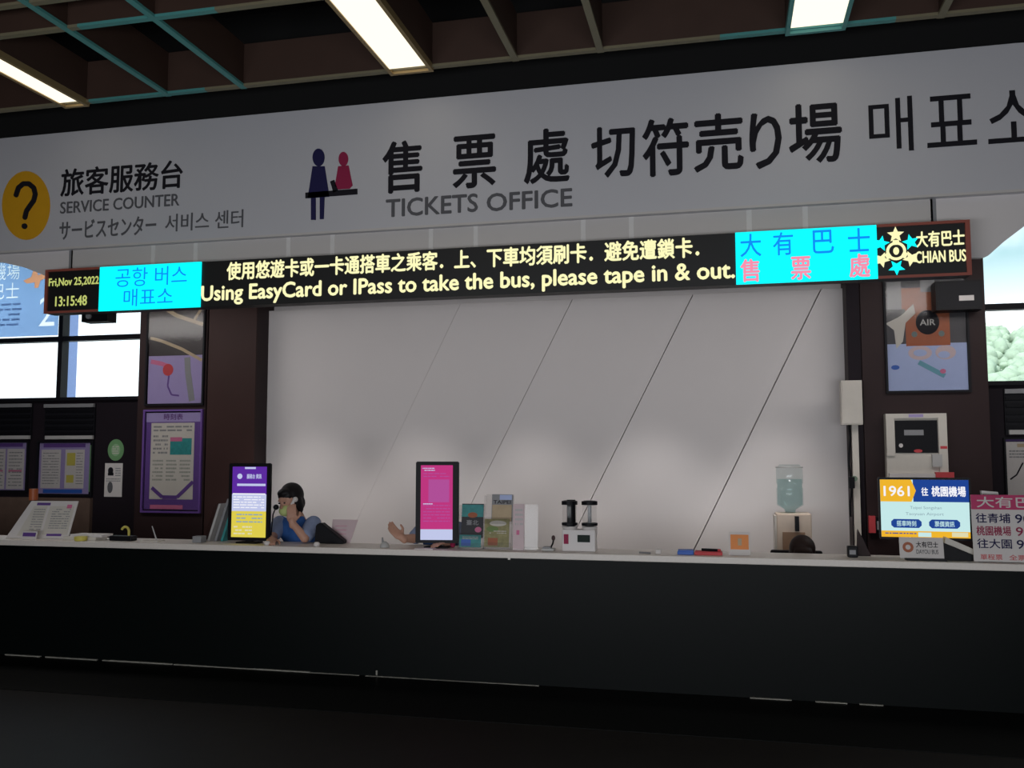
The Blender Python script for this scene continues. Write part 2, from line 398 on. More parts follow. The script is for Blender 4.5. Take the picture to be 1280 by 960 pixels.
prism(bm, [(P(x, y, YB).x, P(x, y, YB).z) for x, y in circ(31.5, 283, 3.6, 3.6, 16)], YB-.010, YB-.006)
obj('lettering', bm, M['ink'], t)
bpoly(circ(398.5, 197, 7.5, 11), M['navy']); bpoly([(391, 208), (406, 208), (412, 246), (385, 248)], M['navy'])
bpoly([(389, 247), (395, 247), (395, 275), (389, 275)], M['navy']); bpoly([(400, 246), (406, 246), (405, 274), (400, 274)], M['navy'])
bpoly(circ(429.5, 199, 6, 9), M['crimson']); bpoly([(423, 208), (436, 207), (441, 232), (437, 236), (423, 237), (419, 232)], M['crimson'])
bpoly([(382, 241), (447, 236), (447, 243), (382, 248)], M['ink']); bpoly([(413, 227), (418, 225), (423, 238), (417, 241)], M['ink'])

bd = sroot('trim_3')
YBD = YB+.05
zband = PZ(640, 340, YBD)
xa, xb = PX(89, YBD, 310), PX(1166, YBD, 280)
seams = [89, 192, 245, 361, 416, 539, 595, 729, 789, 936, 1006, 1166]
xs = [P(s, 311-(s-89)*.0645, YBD).x for s in seams]
for a, b in zip(xs, xs[1:]): obj('panel', box(a+.004, b-.004, YBD, YBD+.05, zband, bzb+.05), M['band'], bd)
for i, x in enumerate(xs):
    e = i in (0, len(xs)-1)
    obj('joint_strip', box(x-.018, x+.018, YBD-(.004 if not e else 0), YBD+.052, zband-.01, bzb+.049), M['strip'] if not e else M['grey'], bd)
def gusset(pts, name):
    bm = B(); prism(bm, [(P(x, y, YBD).x, P(x, y, YBD).z) for x, y in pts], YBD+.001, YBD+.05); struct(name, bm, M['white'])
gusset([(1169, 235), (1420, 218), (1380, 225), (1330, 240), (1280, 283), (1255, 302), (1237, 318), (1228, 322), (1169, 323)], 'trim_4')
gusset([(-220, 322), (87, 302), (87, 356), (57, 345), (30, 334), (0, 327), (-60, 325), (-220, 336)], 'trim_5')
# booth ceiling behind the band
zsof = PZ(640, 340, YBD)
zwt = PZ(640, 377, YBACK)
xwl, xwr = PX(321, YBACK, 480), PX(1062, YBACK, 480)
bm = B(); v = [bm.verts.new(p) for p in ((xwl-.4, YBD+.05, zwt+.03), (xwr+.2, YBD+.05, zwt+.03), (xwr+.2, YCOL-.01, zwt+.03), (xwl-.4, YCOL-.01, zwt+.03))]
bm.faces.new(v); r = bmesh.ops.extrude_face_region(bm, geom=bm.faces[:]); bmesh.ops.translate(bm, verts=[g for g in r['geom'] if isinstance(g, bmesh.types.BMVert)], vec=(0, 0, .05))
struct('trim_6', bm, M['white'])

# white back wall of leaning panels
wb = sroot('wall_back')
obj('backing', box(xwl-.35, xwr+.35, YBACK+.10, YBACK+.2, 0, 5.4), M['white'], wb)
sm = [((433, 385), (352, 575)), ((576, 380), (465, 612)), ((714, 378), (604, 600)), ((864, 373), (745, 612)), ((1021, 372), (905, 610))]
def seam(s, z):
    a, b = P(*s[0], YBACK), P(*s[1], YBACK); k = (b.x-a.x)/(b.z-a.z); return a.x+(z-a.z)*k
zt = zwt; cuts = [lambda z: xwl] + [(lambda z, s=s: max(xwl, seam(s, z))) for s in sm] + [lambda z: xwr]
slope = 0
def wall_panel(L, R, zb0):
    n = 10; bm = B(); rows = []
    for i in range(n+1):
        z = zb0+(zt-zb0)*i/n; l, r = L(z), R(z)
        if r-l < .01: r = l+.01
        rows.append((l+.0055, r-.0055, z))
    f = [(bm.verts.new((l, YBACK-.022, z)), bm.verts.new((r, YBACK+.0, z)), bm.verts.new((r, YBACK+.10, z)), bm.verts.new((l, YBACK+.10, z))) for l, r, z in rows]
    for a, b in zip(f, f[1:]):
        for k in range(4): bm.faces.new((a[k], a[(k+1) % 4], b[(k+1) % 4], b[k]))
    bm.faces.new(f[0]); bm.faces.new(f[-1][::-1]); return bm
for i in range(6):
    zb0 = 0
    if i == 0:
        a, b = P(*sm[0][0], YBACK), P(*sm[0][1], YBACK); k = (b.x-a.x)/(b.z-a.z); zb0 = a.z+(xwl-a.x)/k
    if i == 1:
        a, b = P(*sm[1][0], YBACK), P(*sm[1][1], YBACK); k = (b.x-a.x)/(b.z-a.z); zb0 = max(0, a.z+(xwl-a.x)/k)
    obj('wall_panel', wall_panel(cuts[i], cuts[i+1], zb0), M['white'], wb)
obj('edge_trim', box(xwl-.01, xwl+.02, YBACK-.07, YBACK-.04, 0, zt), M['strip'], wb)
obj('edge_trim', box(xwr-.02, xwr+.01, YBACK-.07, YBACK-.04, 0, zt), M['strip'], wb)

# brown pillars either side
pl = sroot('wall_pillar_left')
xa, xm, xb = PX(173, YCOL, 480), PX(259, YCOL, 480), PX(319, YCOL, 480)
obj('body', box(xa+.01, xb-.005, YCOL+.03, YWIN+.1, 0, 5.4), M['brown'], pl)
obj('facing_panel', box(xa, xm-.012, YCOL, YCOL+.03, 0, 4.2), M['brown'], pl)
obj('facing_panel', box(xm+.005, xb, YCOL, YCOL+.03, 0, 4.2), M['brown_lit'], pl)
pr_ = sroot('wall_pillar_right')
ra, rm, rb = PX(1061, YCOL, 480), PX(1078, YCOL, 480), PX(1232, YCOL, 400)
obj('body', box(ra+.005, rb-.01, YCOL+.03, YWIN+.1, 0, 5.4), M['brown'], pr_)
obj('facing_panel', box(ra, rm-.008, YCOL, YCOL+.03, 0, 4.2), M['darkwall'], pr_)
obj('facing_panel', box(rm+.004, rb, YCOL, YCOL+.03, 0, 4.2), M['brown'], pr_)

# window walls
zs = PZ(85, 497, YWIN); ztr = PZ(85, 423.5, YWIN); ztop = 5.4
def wwall(name, x0, x1, mull, nwin, extx):
    r = sroot(name)
    obj('lower_wall', box(x0, x1, YWIN, YWIN+.12, 0, zs-.04), M['darkwall'], r)
    obj('header', box(x0, x1, YWIN, YWIN+.12, 4.9, ztop), M['darkwall'], r)
    wn = sroot('window_%d' % nwin)
    obj('sill', box(x0, x1, YWIN-.06, YWIN+.12, zs-.04, zs), M['frame'], wn)
    obj('transom', box(x0, x1, YWIN-.02, YWIN+.08, ztr-.03, ztr+.03), M['frame'], wn)
    obj('transom', box(x0, x1, YWIN-.02, YWIN+.08, 4.2, 4.26), M['frame'], wn)
    ed = [x0]+mull+[x1]
    for m_ in mull: obj('mullion', box(m_-.03, m_+.03, YWIN-.03, YWIN+.09, zs, 4.9), M['frame'], wn)
    for a, b in zip(ed, ed[1:]):
        for z0, z1 in ((zs, ztr-.03), (ztr+.03, 4.2), (4.26, 4.9)):
            obj('pane', box(a+.03, b-.03, YWIN+.02, YWIN+.028, z0, z1), M['glass'], wn)
mx = PX(76, YWIN, 460)
wwall('wall_window_left', XL, xa+.01, [mx-2.9, mx-1.45, mx], 1, 0)
wwall('wall_window_right', rb-.01, XR, [rb+1.25, rb+2.6], 2, 0)

# ------------------------------------------------------------------ outside
g_ = struct('ground', box(-60, 80, YWIN+1.0, 140, -.3, -.1), M['ground'])
cx_ = PX(85, 12, 460)
solo('outdoor_column', box(cx_-.075, cx_+.075, 11.9, 12.1, -.1, 6), M['extcol'], 'pale blue column standing outdoors behind the left window', 'column', (cx_, 12, -.1))
rr = random.Random(3)
bm = B(); NX, NY = 34, 12; grid = []
for j in range(NY+1):
    row = []
    for i in range(NX+1):
        x = 8+i*2.4; y = 46+j*5
        h = 2+j*1.25*(.55+.45*math.sin(i*.16+.4)) + rr.uniform(-.9, .9)
        row.append(bm.verts.new((x, y, max(-.2, h-2 if j else -.2))))
    grid.append(row)
for j in range(NY):
    for i in range(NX): bm.faces.new((grid[j][i], grid[j][i+1], grid[j+1][i+1], grid[j+1][i]))
hl = struct('hillside', bm, M['hill'], smooth=True)
b_ = B(); bmesh.ops.create_icosphere(b_, subdivisions=2, radius=1); iv = [v_.co.copy() for v_ in b_.verts]; jf = [[v_.index for v_ in f.verts] for f in b_.faces]; b_.free()
vs, fs = [], []
for k in range(2600):
    fj = rr.uniform(0, NY); fi = rr.uniform(0, NX*.8); x = 8+fi*2.4; y = 46+fj*5
    h = fj*1.25*(.55+.45*math.sin(fi*.16+.4)); R = rr.uniform(.35, .95); n0 = len(vs); zs_ = rr.uniform(.8, 1.4)
    for c in iv:
        k_ = R*rr.uniform(.72, 1.15); vs.append((x+c.x*k_, y+c.y*k_, max(.3, h+.5)+c.z*k_*zs_))
    fs += [[q+n0 for q in f] for f in jf]
bm = bpy.data.meshes.new('t'); bm.from_pydata(vs, [], fs)
o = obj('hillside_trees', bm, M['hill'], None, True); o['kind'] = 'stuff'; tag(o, 'pale green trees covering the hillside beyond the right window', 'trees')

# ------------------------------------------------------------------ counter
t = thing('ticket_counter', 'long black stone ticket counter with a beige stone top', 'counter', (0, YC, 0))
obj('front_panel', box(XL+.02, XR-.02, YC+.03, YC+.09, .004, ZT-.045), M['granite'], t)
obj('countertop', box(XL+.02, XR-.02, YC, YC+.38, ZT-.045, ZT, bev=.004), M['top'], t)
obj('rear_panel', box(XL+.02, XR-.02, YC+.30, YC+.34, 0, ZT-.045), M['brown'], t)
bm = B(); rr = random.Random(5); x = P(4, 832, YC).x
while x < P(600, 860, YC).x:
    L = rr.uniform(.05, .5); bx(bm, x, x+L, YC+.012, YC+.03, .004, rr.uniform(.006, .013)); x += L+rr.choice((0, .01, .05))
for a, b in ((938, 990), (1020, 1060), (1075, 1105)): bx(bm, P(a, 890, YC).x, P(b, 895, YC).x, YC+.012, YC+.03, .004, .010)
obj('dust_line', bm, M['dust'], t, label='broken chalky white line along the foot of the counter')['kind'] = 'stuff'
obj('sticker', box(P(468, 850, YC).x, P(470, 850, YC).x, YC+.026, YC+.03, .01, .045), M['dust'], t)
obj('joint_tab', box(PX(635, YC, 698), PX(638, YC, 698), YC-.004, YC+.001, ZT-.055, ZT-.03), M['top'], t)

# ------------------------------------------------------------------ led board
lx0, lx1 = P(57, 365, YL).x, P(1213, 308, YL).x
lz1 = PZ(640, 306, YL); lz0 = PZ(640, 368, YL)
t = thing('led_board', 'long black led message board with cyan panels hanging under the grey white banner', 'led sign', ((lx0+lx1)/2, YL, lz0))
LF = Frame((lx0, YL, lz0), (1, 0, 0), (0, 0, 1), lx1-lx0, lz1-lz0)
obj('housing', box(lx0+.004, lx1-.004, YL, YL+.12, lz0+.002, lz1-.002), M['ledblack'], t)
def lu(px): return (P(px, 340, YL).x-lx0)/(lx1-lx0)
for i in range(4):
    x = lx0+(lx1-lx0)*(.08+.28*i); obj('bracket', box(x-.02, x+.02, YL+.12, YBD+.0, lz1-.1, lz1-.06), M['grey'], t)
fh = .05
for a, b in ((0, lu(126)), (lu(1097), 1)):
    bm = B(); LF.slab(a, 0, b, fh, 0, .014, bm); LF.slab(a, 1-fh, b, 1, 0, .014, bm)
    e = .0035
    if a == 0: LF.slab(0, fh, e, 1-fh, 0, .014, bm)
    else: LF.slab(1-e*1.2, fh, 1, 1-fh, 0, .014, bm)
    obj('end_frame', bm, M['rframe'], t)
def modules(a, b):
    a, b = lu(a), lu(b); n = 4
    for i in range(n): LF.rect(t, M['e_cyan'], a, .004+i*.248, b, .246+i*.248+.0045, d=.012, t=.012, name='cyan_panel')
modules(126, 252); modules(920, 1097)
LF.text(t, M['e_lime'], 'Fri,Nov 25,2022', lu(62), .60, lu(124), .80, d=.003, bold=.03)
LF.text(t, M['e_lime'], '13:15:48', lu(71), .16, lu(110), .38, d=.003, bold=.03)
LF.text(t, M['e_blue'], '공항 버스', lu(146), .52, lu(235), .94, d=.014); LF.text(t, M['e_blue'], '매표소', lu(157), .08, lu(218), .47, d=.014)
LF.text(t, M['e_cream'], '使用悠遊卡或一卡通搭車之乘客．上、下車均須刷卡．避免遭鎖卡．', lu(284), .57, lu(874), .95, d=.003, bold=.035)
LF.text(t, M['e_cream'], 'Using EasyCard or IPass to take the bus, please tape in & out.', lu(253), .04, lu(918), .46, d=.003, bold=.035)
for ch, a, b in (('大', 926, 952), ('有', 967, 992), ('巴', 1017, 1043), ('士', 1061, 1088)): LF.text(t, M['e_blue'], ch, lu(a), .52, lu(b), .95, d=.014, bold=.01)
for ch, a, b in (('售', 926, 949), ('票', 989, 1013), ('處', 1062, 1087)): LF.text(t, M['e_pink'], ch, lu(a), .05, lu(b), .47, d=.014, bold=.03)
# emblem of stars around a ring
asp = LF.W/LF.H; ex, ey = lu(1121), .5
def star(cx, cy, R, m, rot=0, n=5):
    pts = []
    for k in range(2*n):
        r_ = R if k % 2 == 0 else R*.45; a = PI/2+rot+k*PI/n; pts.append((cx+r_*math.cos(a)/asp, cy+r_*math.sin(a)))
    obj('emblem_star', LF.poly(pts, .0015, .003), m, t)
for k in range(6):
    a = PI/2+k*PI/3; star(ex+.29*math.cos(a)/asp, ey+.30*math.sin(a), .15, M['e_cream'] if k % 2 == 0 else M['e_cyan'], k*PI/3)
bm = B()
for k in range(24):
    a, b = 2*PI*k/24, 2*PI*(k+1)/24
    q = [(ex+r_*math.cos(w_)/asp, ey+r_*math.sin(w_)) for r_, w_ in ((.12, a), (.17, a), (.17, b), (.12, b))]; LF.poly(q, .0015, .0035, bm)
for a in (PI/2, PI/2+2*PI/3, PI/2+4*PI/3):
    q = [(ex+r_*math.cos(a+d_)/asp, ey+r_*math.sin(a+d_)) for r_, d_ in ((.13, -.5), (.21, -.25), (.21, .25), (.13, .5))]; LF.poly(q, .0015, .0035, bm)
obj('emblem_ring', bm, M['e_cream'], t); LF.disc(t, M['e_cream'], ex, ey, .05/asp, .07, d=.0035, name='emblem_dot')
LF.text(t, M['e_cream'], '大有巴士', lu(1147), .55, lu(1207), .83, d=.003, bold=.03); LF.text(t, M['e_cream'], 'CHIAN BUS', lu(1145), .26, lu(1208), .47, d=.003, bold=.03)

# black camera box below the led board (left), black speaker (right)
a = FR(104, 388, 136, 403, YL+.30)
t = thing('security_camera', 'small black camera box hanging below the left end of the led board', 'camera', a.at(.5, 0))
obj('camera_body', a.slab(0, .05, 1, .95, -.10, .02), M['black'], t); obj('lens', cone(B(), a.at(.3, .5, .02), a.at(.3, .5, .035), .025, .025), M['grey'], t)
obj('mount', box(a.at(.4, 0).x, a.at(.6, 0).x, YBD+.045, a.O.y+.06, a.at(0, .9).z, zband+.06), M['black'], t)
a = FR(1168, 352, 1226, 388, YCOL-.16)
t = thing('wall_speaker', 'black loudspeaker box with a small white badge in front of the upper right poster', 'speaker', a.at(.5, 0))
obj('cabinet', a.slab(0, 0, 1, 1, -.13, .05), M['black'], t); a.rect(t, M['paper'], .50, .30, .82, .48, d=.053, t=.003, name='badge'); obj('grille', a.slab(.05, .08, .95, .92, .05, .0525), M['frame'], t)
obj('bracket', a.slab(.3, .4, .7, .6, -.16, -.13), M['grey'], t)

# ------------------------------------------------------------------ posters on the left pillar
def casebox(name, fr, label, cat='poster', depth=.03, m='frame', e=.02, glass=True):
    t = thing(name, label, cat, fr.at(.5, 0))
    ex, ey = e/fr.W, e/fr.H; bm = B()
    fr.slab(0, 0, 1, ey, 0, depth, bm); fr.slab(0, 1-ey, 1, 1, 0, depth, bm); fr.slab(0, ey, ex, 1-ey, 0, depth, bm); fr.slab(1-ex, ey, 1, 1-ey, 0, depth, bm)
    obj('frame', bm, M[m], t); obj('backboard', fr.slab(ex, ey, 1-ex, 1-ey, 0, .004), M['black'], t)
    if glass: obj('glass', fr.slab(ex, ey, 1-ex, 1-ey, depth-.008, depth-.005), M['acrylic'], t)
    return t
a = FR(184, 372, 257, 507, YCOL)
t = casebox('poster_case', a, 'framed poster on the left pillar with painted reflections above a lilac field and red flower')
a.rect(t, mat('dark ceiling reflection', (.035, .026, .028), .5), .04, .02, .96, .98, d=.006, name='poster_ground')  # dark upper part: ceiling reflection put into the poster colour
a.rect(t, M['lilac'], .04, .02, .96, .46, d=.008, name='lilac_field')
def streak(fr, t, pts, wd, m, d=.010, name='reflection_streak'):
    bm = B(); asp_ = fr.W/fr.H
    for (x0, y0), (x1, y1) in zip(pts, pts[1:]):
        dx, dy = (x1-x0)*asp_, y1-y0; L = math.hypot(dx, dy); nx, ny = -dy/L*wd/asp_, dx/L*wd
        fr.poly([(x0+nx, y0+ny), (x0-nx, y0-ny), (x1-nx, y1-ny), (x1+nx, y1+ny)], d-.0015, d, bm)
    obj(name, bm, m, t)
streak(a, t, [(.06, .93), (.3, .90), (.5, .83), (.95, .74)], .018, M['tan']); streak(a, t, [(.8, .78), (.93, .90)], .013, M['tan'])  # ceiling reflections painted as tan streaks on the poster
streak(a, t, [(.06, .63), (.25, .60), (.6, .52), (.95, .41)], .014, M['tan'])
streak(a, t, [(.08, .41), (.25, .39), (.40, .36)], .02, M['pinkp'], d=.010, name='petal_print'); a.disc(t, M['redp'], .38, .33, .09, .055, d=.0115, name='flower_print')
streak(a, t, [(.70, .44), (.72, .30), (.80, .04)], .03, M['grey'], name='trunk_print'); streak(a, t, [(.40, .30), (.38, .18), (.45, .10), (.58, .09)], .008, M['purple'], name='stem_print')
a = FR(179, 512, 253, 641, YCOL)
t = casebox('poster_case', a, 'framed purple timetable poster on the left pillar below the red flower poster', m='purple')
a.rect(t, M['purple'], .04, .03, .96, .97, d=.006, name='poster_ground'); a.rect(t, M['lilac'], .04, .88, .96, .97, d=.008)
a.rect(t, M['cream'], .13, .13, .86, .87, d=.008, name='timetable_sheet'); a.lines(t, M['grey'], .17, .78, .82, .85, 2, d=.0095, seed=2)
a.rect(t, M['tealp'], .46, .56, .82, .72, d=.0095, name='photo_print'); a.rect(t, M['pinkp'], .46, .69, .66, .73, d=.0105)
for i in range(3): a.lines(t, mat('faded grey green ink', (.33, .34, .30), .7), .17+i*.23, .30, .35+i*.23, .52, 6, d=.0095, seed=i+4)
a.lines(t, M['grey'], .17, .56, .42, .76, 5, d=.0095, seed=9)
streak(a, t, [(.17, .24), (.35, .15), (.6, .15), (.86, .30)], .018, M['purple'], d=.0108, name='swoosh_print'); a.rect(t, M['pinkp'], .15, .035, .70, .075, d=.0108); a.text(t, M['dpurple'], '時刻表', .34, .90, .66, .96, d=.0095, bold=.02)

# ------------------------------------------------------------------ left background wall: vents, boards, stickers
YW2 = YWIN-.002
a = FR(0, 620, 108, 672, YWIN-.02, zb=0)
struct('trim_7', box(XL, PX(112, YWIN-.05, 640), YWIN-.05, YWIN, .0, PZ(60, 622, YWIN-.05)), M['wood'])
def vent(l, r, tp, b, label):
    fr = FR(l, tp, r, b, YWIN-.03); t = thing('wall_vent', label, 'vent', fr.at(.5, 0), 'louvred wall vents')
    obj('backing', fr.slab(0, 0, 1, 1, -.028, 0), M['frame'], t)
    for i in range(5): obj('slat', fr.slab(.02, .12+i*.16, .98, .20+i*.16, 0, .012+.004*(i % 2)), M['black'], t)
    obj('light_rail', fr.slab(0, .90, 1, 1, 0, .03), M['grey'], t); obj('light_rail', fr.slab(.05, 0, 1, .10, 0, .03), M['ltgrey'], t)
vent(56, 118, 505, 549, 'dark louvred vent under the left window, above the notice board with yellow print')
vent(-28, 39, 505, 549, 'dark louvred vent at the left edge of the picture, cut off by the frame')
vent(1256, 1322, 486, 543, 'dark louvred vent under the right window, cut off by the frame')
a = FR(47, 551, 117, 620, YWIN-.012)
t = casebox('notice_board', a, 'notice board with two sheets, one with yellow blocks, behind the leaning price sheet', 'notice board', m='frame')
a.rect(t, M['lilac'], .03, .04, .93, .96, d=.006, name='board_ground'); a.rect(t, M['paper'], .07, .14, .42, .84, d=.008, name='sheet'); a.rect(t, M['paper'], .50, .14, .84, .84, d=.008, name='sheet')
a.lines(t, M['grey'], .10, .2, .39, .80, 12, d=.0095, seed=11, fill=.3); a.lines(t, M['grey'], .70, .2, .82, .80, 12, d=.0095, seed=12, fill=.3); a.rect(t, M['yellowp'], .53, .55, .68, .78, d=.0095); a.rect(t, M['yellowp'], .53, .24, .66, .38, d=.0095)
a.rect(t, M['bluep'], .12, .05, .82, .12, d=.008); a.rect(t, M['purple'], .1, .88, .85, .95, d=.008); a.rect(t, M['green'], .93, .08, .97, .92, d=.008)
a = FR(-42, 551, 36, 615, YWIN-.012)
t = casebox('notice_board', a, 'notice board with white timetable sheets at the left edge of the picture', 'notice board', m='frame')
a.rect(t, M['lilac'], .03, .04, .97, .96, d=.006, name='board_ground')
for x in (.06, .36, .66):
    a.rect(t, M['paper'], x, .06, x+.27, .84, d=.008, name='sheet'); a.lines(t, M['grey'], x+.03, .1, x+.24, .80, 11, d=.0095, seed=int(x*50), fill=.3); a.rect(t, M['pinkp'], x+.03, .40, x+.24, .43, d=.0105)
a.rect(t, M['purple'], .1, .88, .9, .95, d=.008)
YS = YWIN
a = FR(135, 549, 155, 576, YS)
t = thing('round_sticker', 'round green sticker on the dark wall left of the left pillar', 'sticker', a.at(.5, 0)); a.disc(t, M['green'], .5, .5, .5, .5, d=.004, t=.004, name='disc'); a.disc(t, mat('pale green', (.28, .46, .26)), .5, .5, .28, .28, d=.006, t=.002, name='emblem'); a.lines(t, M['cream'], .3, .3, .7, .7, 4, d=.007, seed=3)
a = FR(131, 579, 153, 621, YS)
t = thing('notice_card', 'white card with black figures on the dark wall below the green sticker', 'notice', a.at(.5, 0)); a.rect(t, M['paper'], 0, 0, 1, 1, d=.004, t=.004, name='card')
a.disc(t, M['ink'], .33, .78, .15, .1, d=.006, name='figure_print'); a.rect(t, M['ink'], .18, .63, .5, .72, d=.006); a.lines(t, M['grey'], .6, .6, .9, .88, 4, d=.006, seed=8); a.disc(t, M['grey_ink'], .33, .28, .15, .17, d=.006, name='figure_print'); a.lines(t, M['grey'], .1, .44, .9, .56, 2, d=.006, seed=8)
# hanging airport sign in front of the left window
a = FR(-45, 322, 74, 421, YWIN-.35)
t = thing('hanging_sign', 'pale blue translucent hanging sign with a peach aeroplane in front of the left window', 'sign', a.at(.5, 0))
obj('backing_sheet', a.slab(0, 0, 1, 1, -.008, -.005), M['filmw'], t); sh = obj('sheet', a.slab(0, 0, 1, 1, -.004, 0), M['film'], t)
PLN = [(.62, .70), (.70, .74), (.72, .82), (.76, .83), (.77, .76), (.90, .80), (.93, .84), (.95, .80), (.90, .74), (.80, .69), (.78, .60), (.74, .60), (.74, .67), (.66, .66)]; obj('plane_print', a.poly(PLN, -.004, -.001), M['filmo'], t)
for tx, q_ in (('機場', (.30, .72, .58, .94)), ('巴士', (.30, .48, .58, .68)), ('2', (.80, .12, .96, .48)), ('', 0)):   # letters cut out of the blue sheet
    cu_ = a.text(None, M['film'], tx, *q_, d=.01, t=.02) if tx else obj('t', a.poly(PLN, -.01, .01), M['film']); md = sh.modifiers.new('b', 'BOOLEAN'); md.object = cu_; md.operation = 'DIFFERENCE'; md.solver = 'EXACT'
    cu_.location = sh.matrix_world.translation if False else (0, 0, 0); bpy.context.view_layer.update(); me_ = bpy.data.meshes.new_from_object(sh.evaluated_get(bpy.context.evaluated_depsgraph_get())); sh.modifiers.clear(); sh.data = me_; bpy.data.objects.remove(cu_)
a.lines(t, M['filmd'], .06, .12, .62, .44, 5, d=.003, seed=4, fill=.4)
for x in (.12, .9): obj('cord', cone(B(), a.at(x, 1), (a.at(x, 1).x, a.at(x, 1).y, 5.4), .004, .004, 6), M['grey'], t)

# ------------------------------------------------------------------ right pillar furniture
a = FR(1105, 345, 1211, 491, YCOL)
t = casebox('poster_case', a, 'large poster on the right pillar with an orange square and round black emblem')
a.rect(t, mat('dark slate print', (.055, .052, .06), .5), .02, .02, .98, .98, d=.006, name='poster_ground'); a.rect(t, M['ltblue'], .03, .02, .97, .42, d=.008, name='pale_blue_field')
a.rect(t, M['rust'], .26, .40, .78, .82, d=.010, name='orange_square'); a.rect(t, M['rust'], .22, .72, .66, .90, d=.009, name='orange_square')
a.disc(t, M['ink'], .52, .60, .14, .105, d=.012, name='black_emblem'); a.text(t, M['ltgrey'], 'AIR', .43, .575, .61, .625, d=.0135, bold=.02)
for x, y in ((.36, .50), (.68, .50), (.66, .72)): a.disc(t, mat('grey teal print', (.16, .20, .19)), x, y, .035, .025, d=.0115)
a.rect(t, M['grey'], .05, .72, .22, .96, d=.008); a.rect(t, M['grey'], .45, .86, .62, .97, d=.0105)
obj('pale_reflection', a.poly([(.02, .60), (.2, .66), (.36, .76), (.38, .68), (.26, .60), (.22, .44), (.14, .38), (.12, .54)], .010, .0125), M['casing'], t)  # pale reflection in the poster glass painted as a flat shape
a.disc(t, M['rose'], .42, .34, .14, .06, d=.010); a.disc(t, M['rose'], .72, .34, .12, .06, d=.010); a.disc(t, M['ltblue'], .70, .32, .07, .03, d=.0115); a.disc(t, M['ltblue'], .42, .34, .08, .03, d=.0115)
streak(a, t, [(.40, .26), (.55, .20), (.70, .14)], .02, mat('pale teal print', (.14, .36, .45)), d=.0105, name='swoosh_print'); a.disc(t, M['pinkp'], .68, .18, .035, .02, d=.0118); a.disc(t, M['bluep'], .12, .22, .05, .02, d=.010)
# wall machine
a = FR(1108, 517, 1184, 602, YCOL-.10)
t = thing('wall_machine', 'white wall machine with a dark screen on the right pillar above the wide screen', 'machine', a.at(.5, 0))
obj('casing', a.slab(0, 0, 1, 1, -.10, 0), M['casing'], t); obj('front_frame', a.slab(0, .93, 1, 1, 0, .02, a.slab(.86, .1, 1, .93, 0, .02, a.slab(0, .38, .14, .93, 0, .02))), M['casing'], t)
obj('dark_window', a.slab(.15, .42, .85, .90, 0, .008), M['black'], t); a.rect(t, M['grey'], .30, .68, .62, .76, d=.010, t=.003, name='slot'); a.disc(t, M['paper'], .24, .53, .035, .03, d=.011, t=.003, name='button'); a.disc(t, M['redp'], .52, .45, .07, .025, d=.011, t=.003, name='button')
a.rect(t, M['lilac'], .38, .945, .62, .99, d=.022, t=.002, name='badge'); obj('card_reader', a.slab(.74, .22, .90, .40, 0, .03), M['ltgrey'], t); a.rect(t, M['redp'], .88, .48, .99, .52, d=.022, t=.002, name='red_label')
obj('flap', a.slab(.03, .0, .85, .12, .0, .03), M['paper'], t); obj('red_purse', a.slab(.78, -.02, 1.08, .14, .0, .04), M['redp'], t, label='dark red pouch hanging at the corner')
# conduit box and trunking between white wall and pillar
a = FR(1051, 476, 1077, 531, YCOL-.08)
t = thing('junction_box', 'beige junction box with trunking and cables on the right pillar edge', 'junction box', a.at(.5, 0))
obj('box_body', a.slab(0, 0, 1, 1, -.078, .05), M['casing'], t); obj('lid', a.slab(.06, .03, .94, .97, .05, .056), M['casing'], t)
x = PX(1070, YCOL-.03, 600); obj('trunking', box(x-.025, x+.03, YCOL-.05, YCOL-.002, .3, a.at(0, 0).z), M['casing'], t)
x = PX(1063, YCOL-.03, 600); pts = [(x+.012*math.sin(i*1.7), YCOL-.03, a.at(0, 0).z-.12*i) for i in range(8)]
obj('cable', tube(B(), pts, .010), M['black'], t); obj('plug', box(x-.02, x+.03, YCOL-.09, YCOL-.05, PZ(1063, 610, YCOL), PZ(1063, 596, YCOL)), M['black'], t); obj('hook', cone(B(), (x+.03, YCOL-.085, PZ(1063, 598, YCOL)), (x+.03, YCOL-.05, PZ(1063, 598, YCOL)), .025, .025), mat('dull green plastic', (.15, .22, .16)), t)
a = FR(1086, 645, 1104, 666, YCOL-.03)
t = thing('card_holder', 'red and black card holder on the pillar left of the blue and yellow screen', 'card holder', a.at(.5, 0)); obj('red_side', a.slab(0, 0, .45, 1, -.03, .02), M['redp'], t); obj('black_side', a.slab(.45, .05, 1, .95, -.03, .015), M['black'], t); a.rect(t, M['grey'], .55, .2, .9, .7, d=.018, t=.003, name='card')
# framed chart far right
a = FR(1255, 547, 1325, 622, YWIN-.012)
t = casebox('notice_board', a, 'framed white chart with a curved line under the right window', 'notice board', m='frame', e=.015)
a.rect(t, M['paper'], .05, .04, .95, .93, d=.006, name='chart_sheet'); a.rect(t, M['tan'], .25, .84, .7, .90, d=.008); streak(a, t, [(.10, .3), (.22, .38), (.34, .58)], .012, M['ink'], d=.009, name='chart_line'); a.lines(t, M['grey'], .1, .65, .4, .8, 3, d=.008, seed=5); a.rect(t, M['purple'], .04, .94, .96, .97, d=.006)

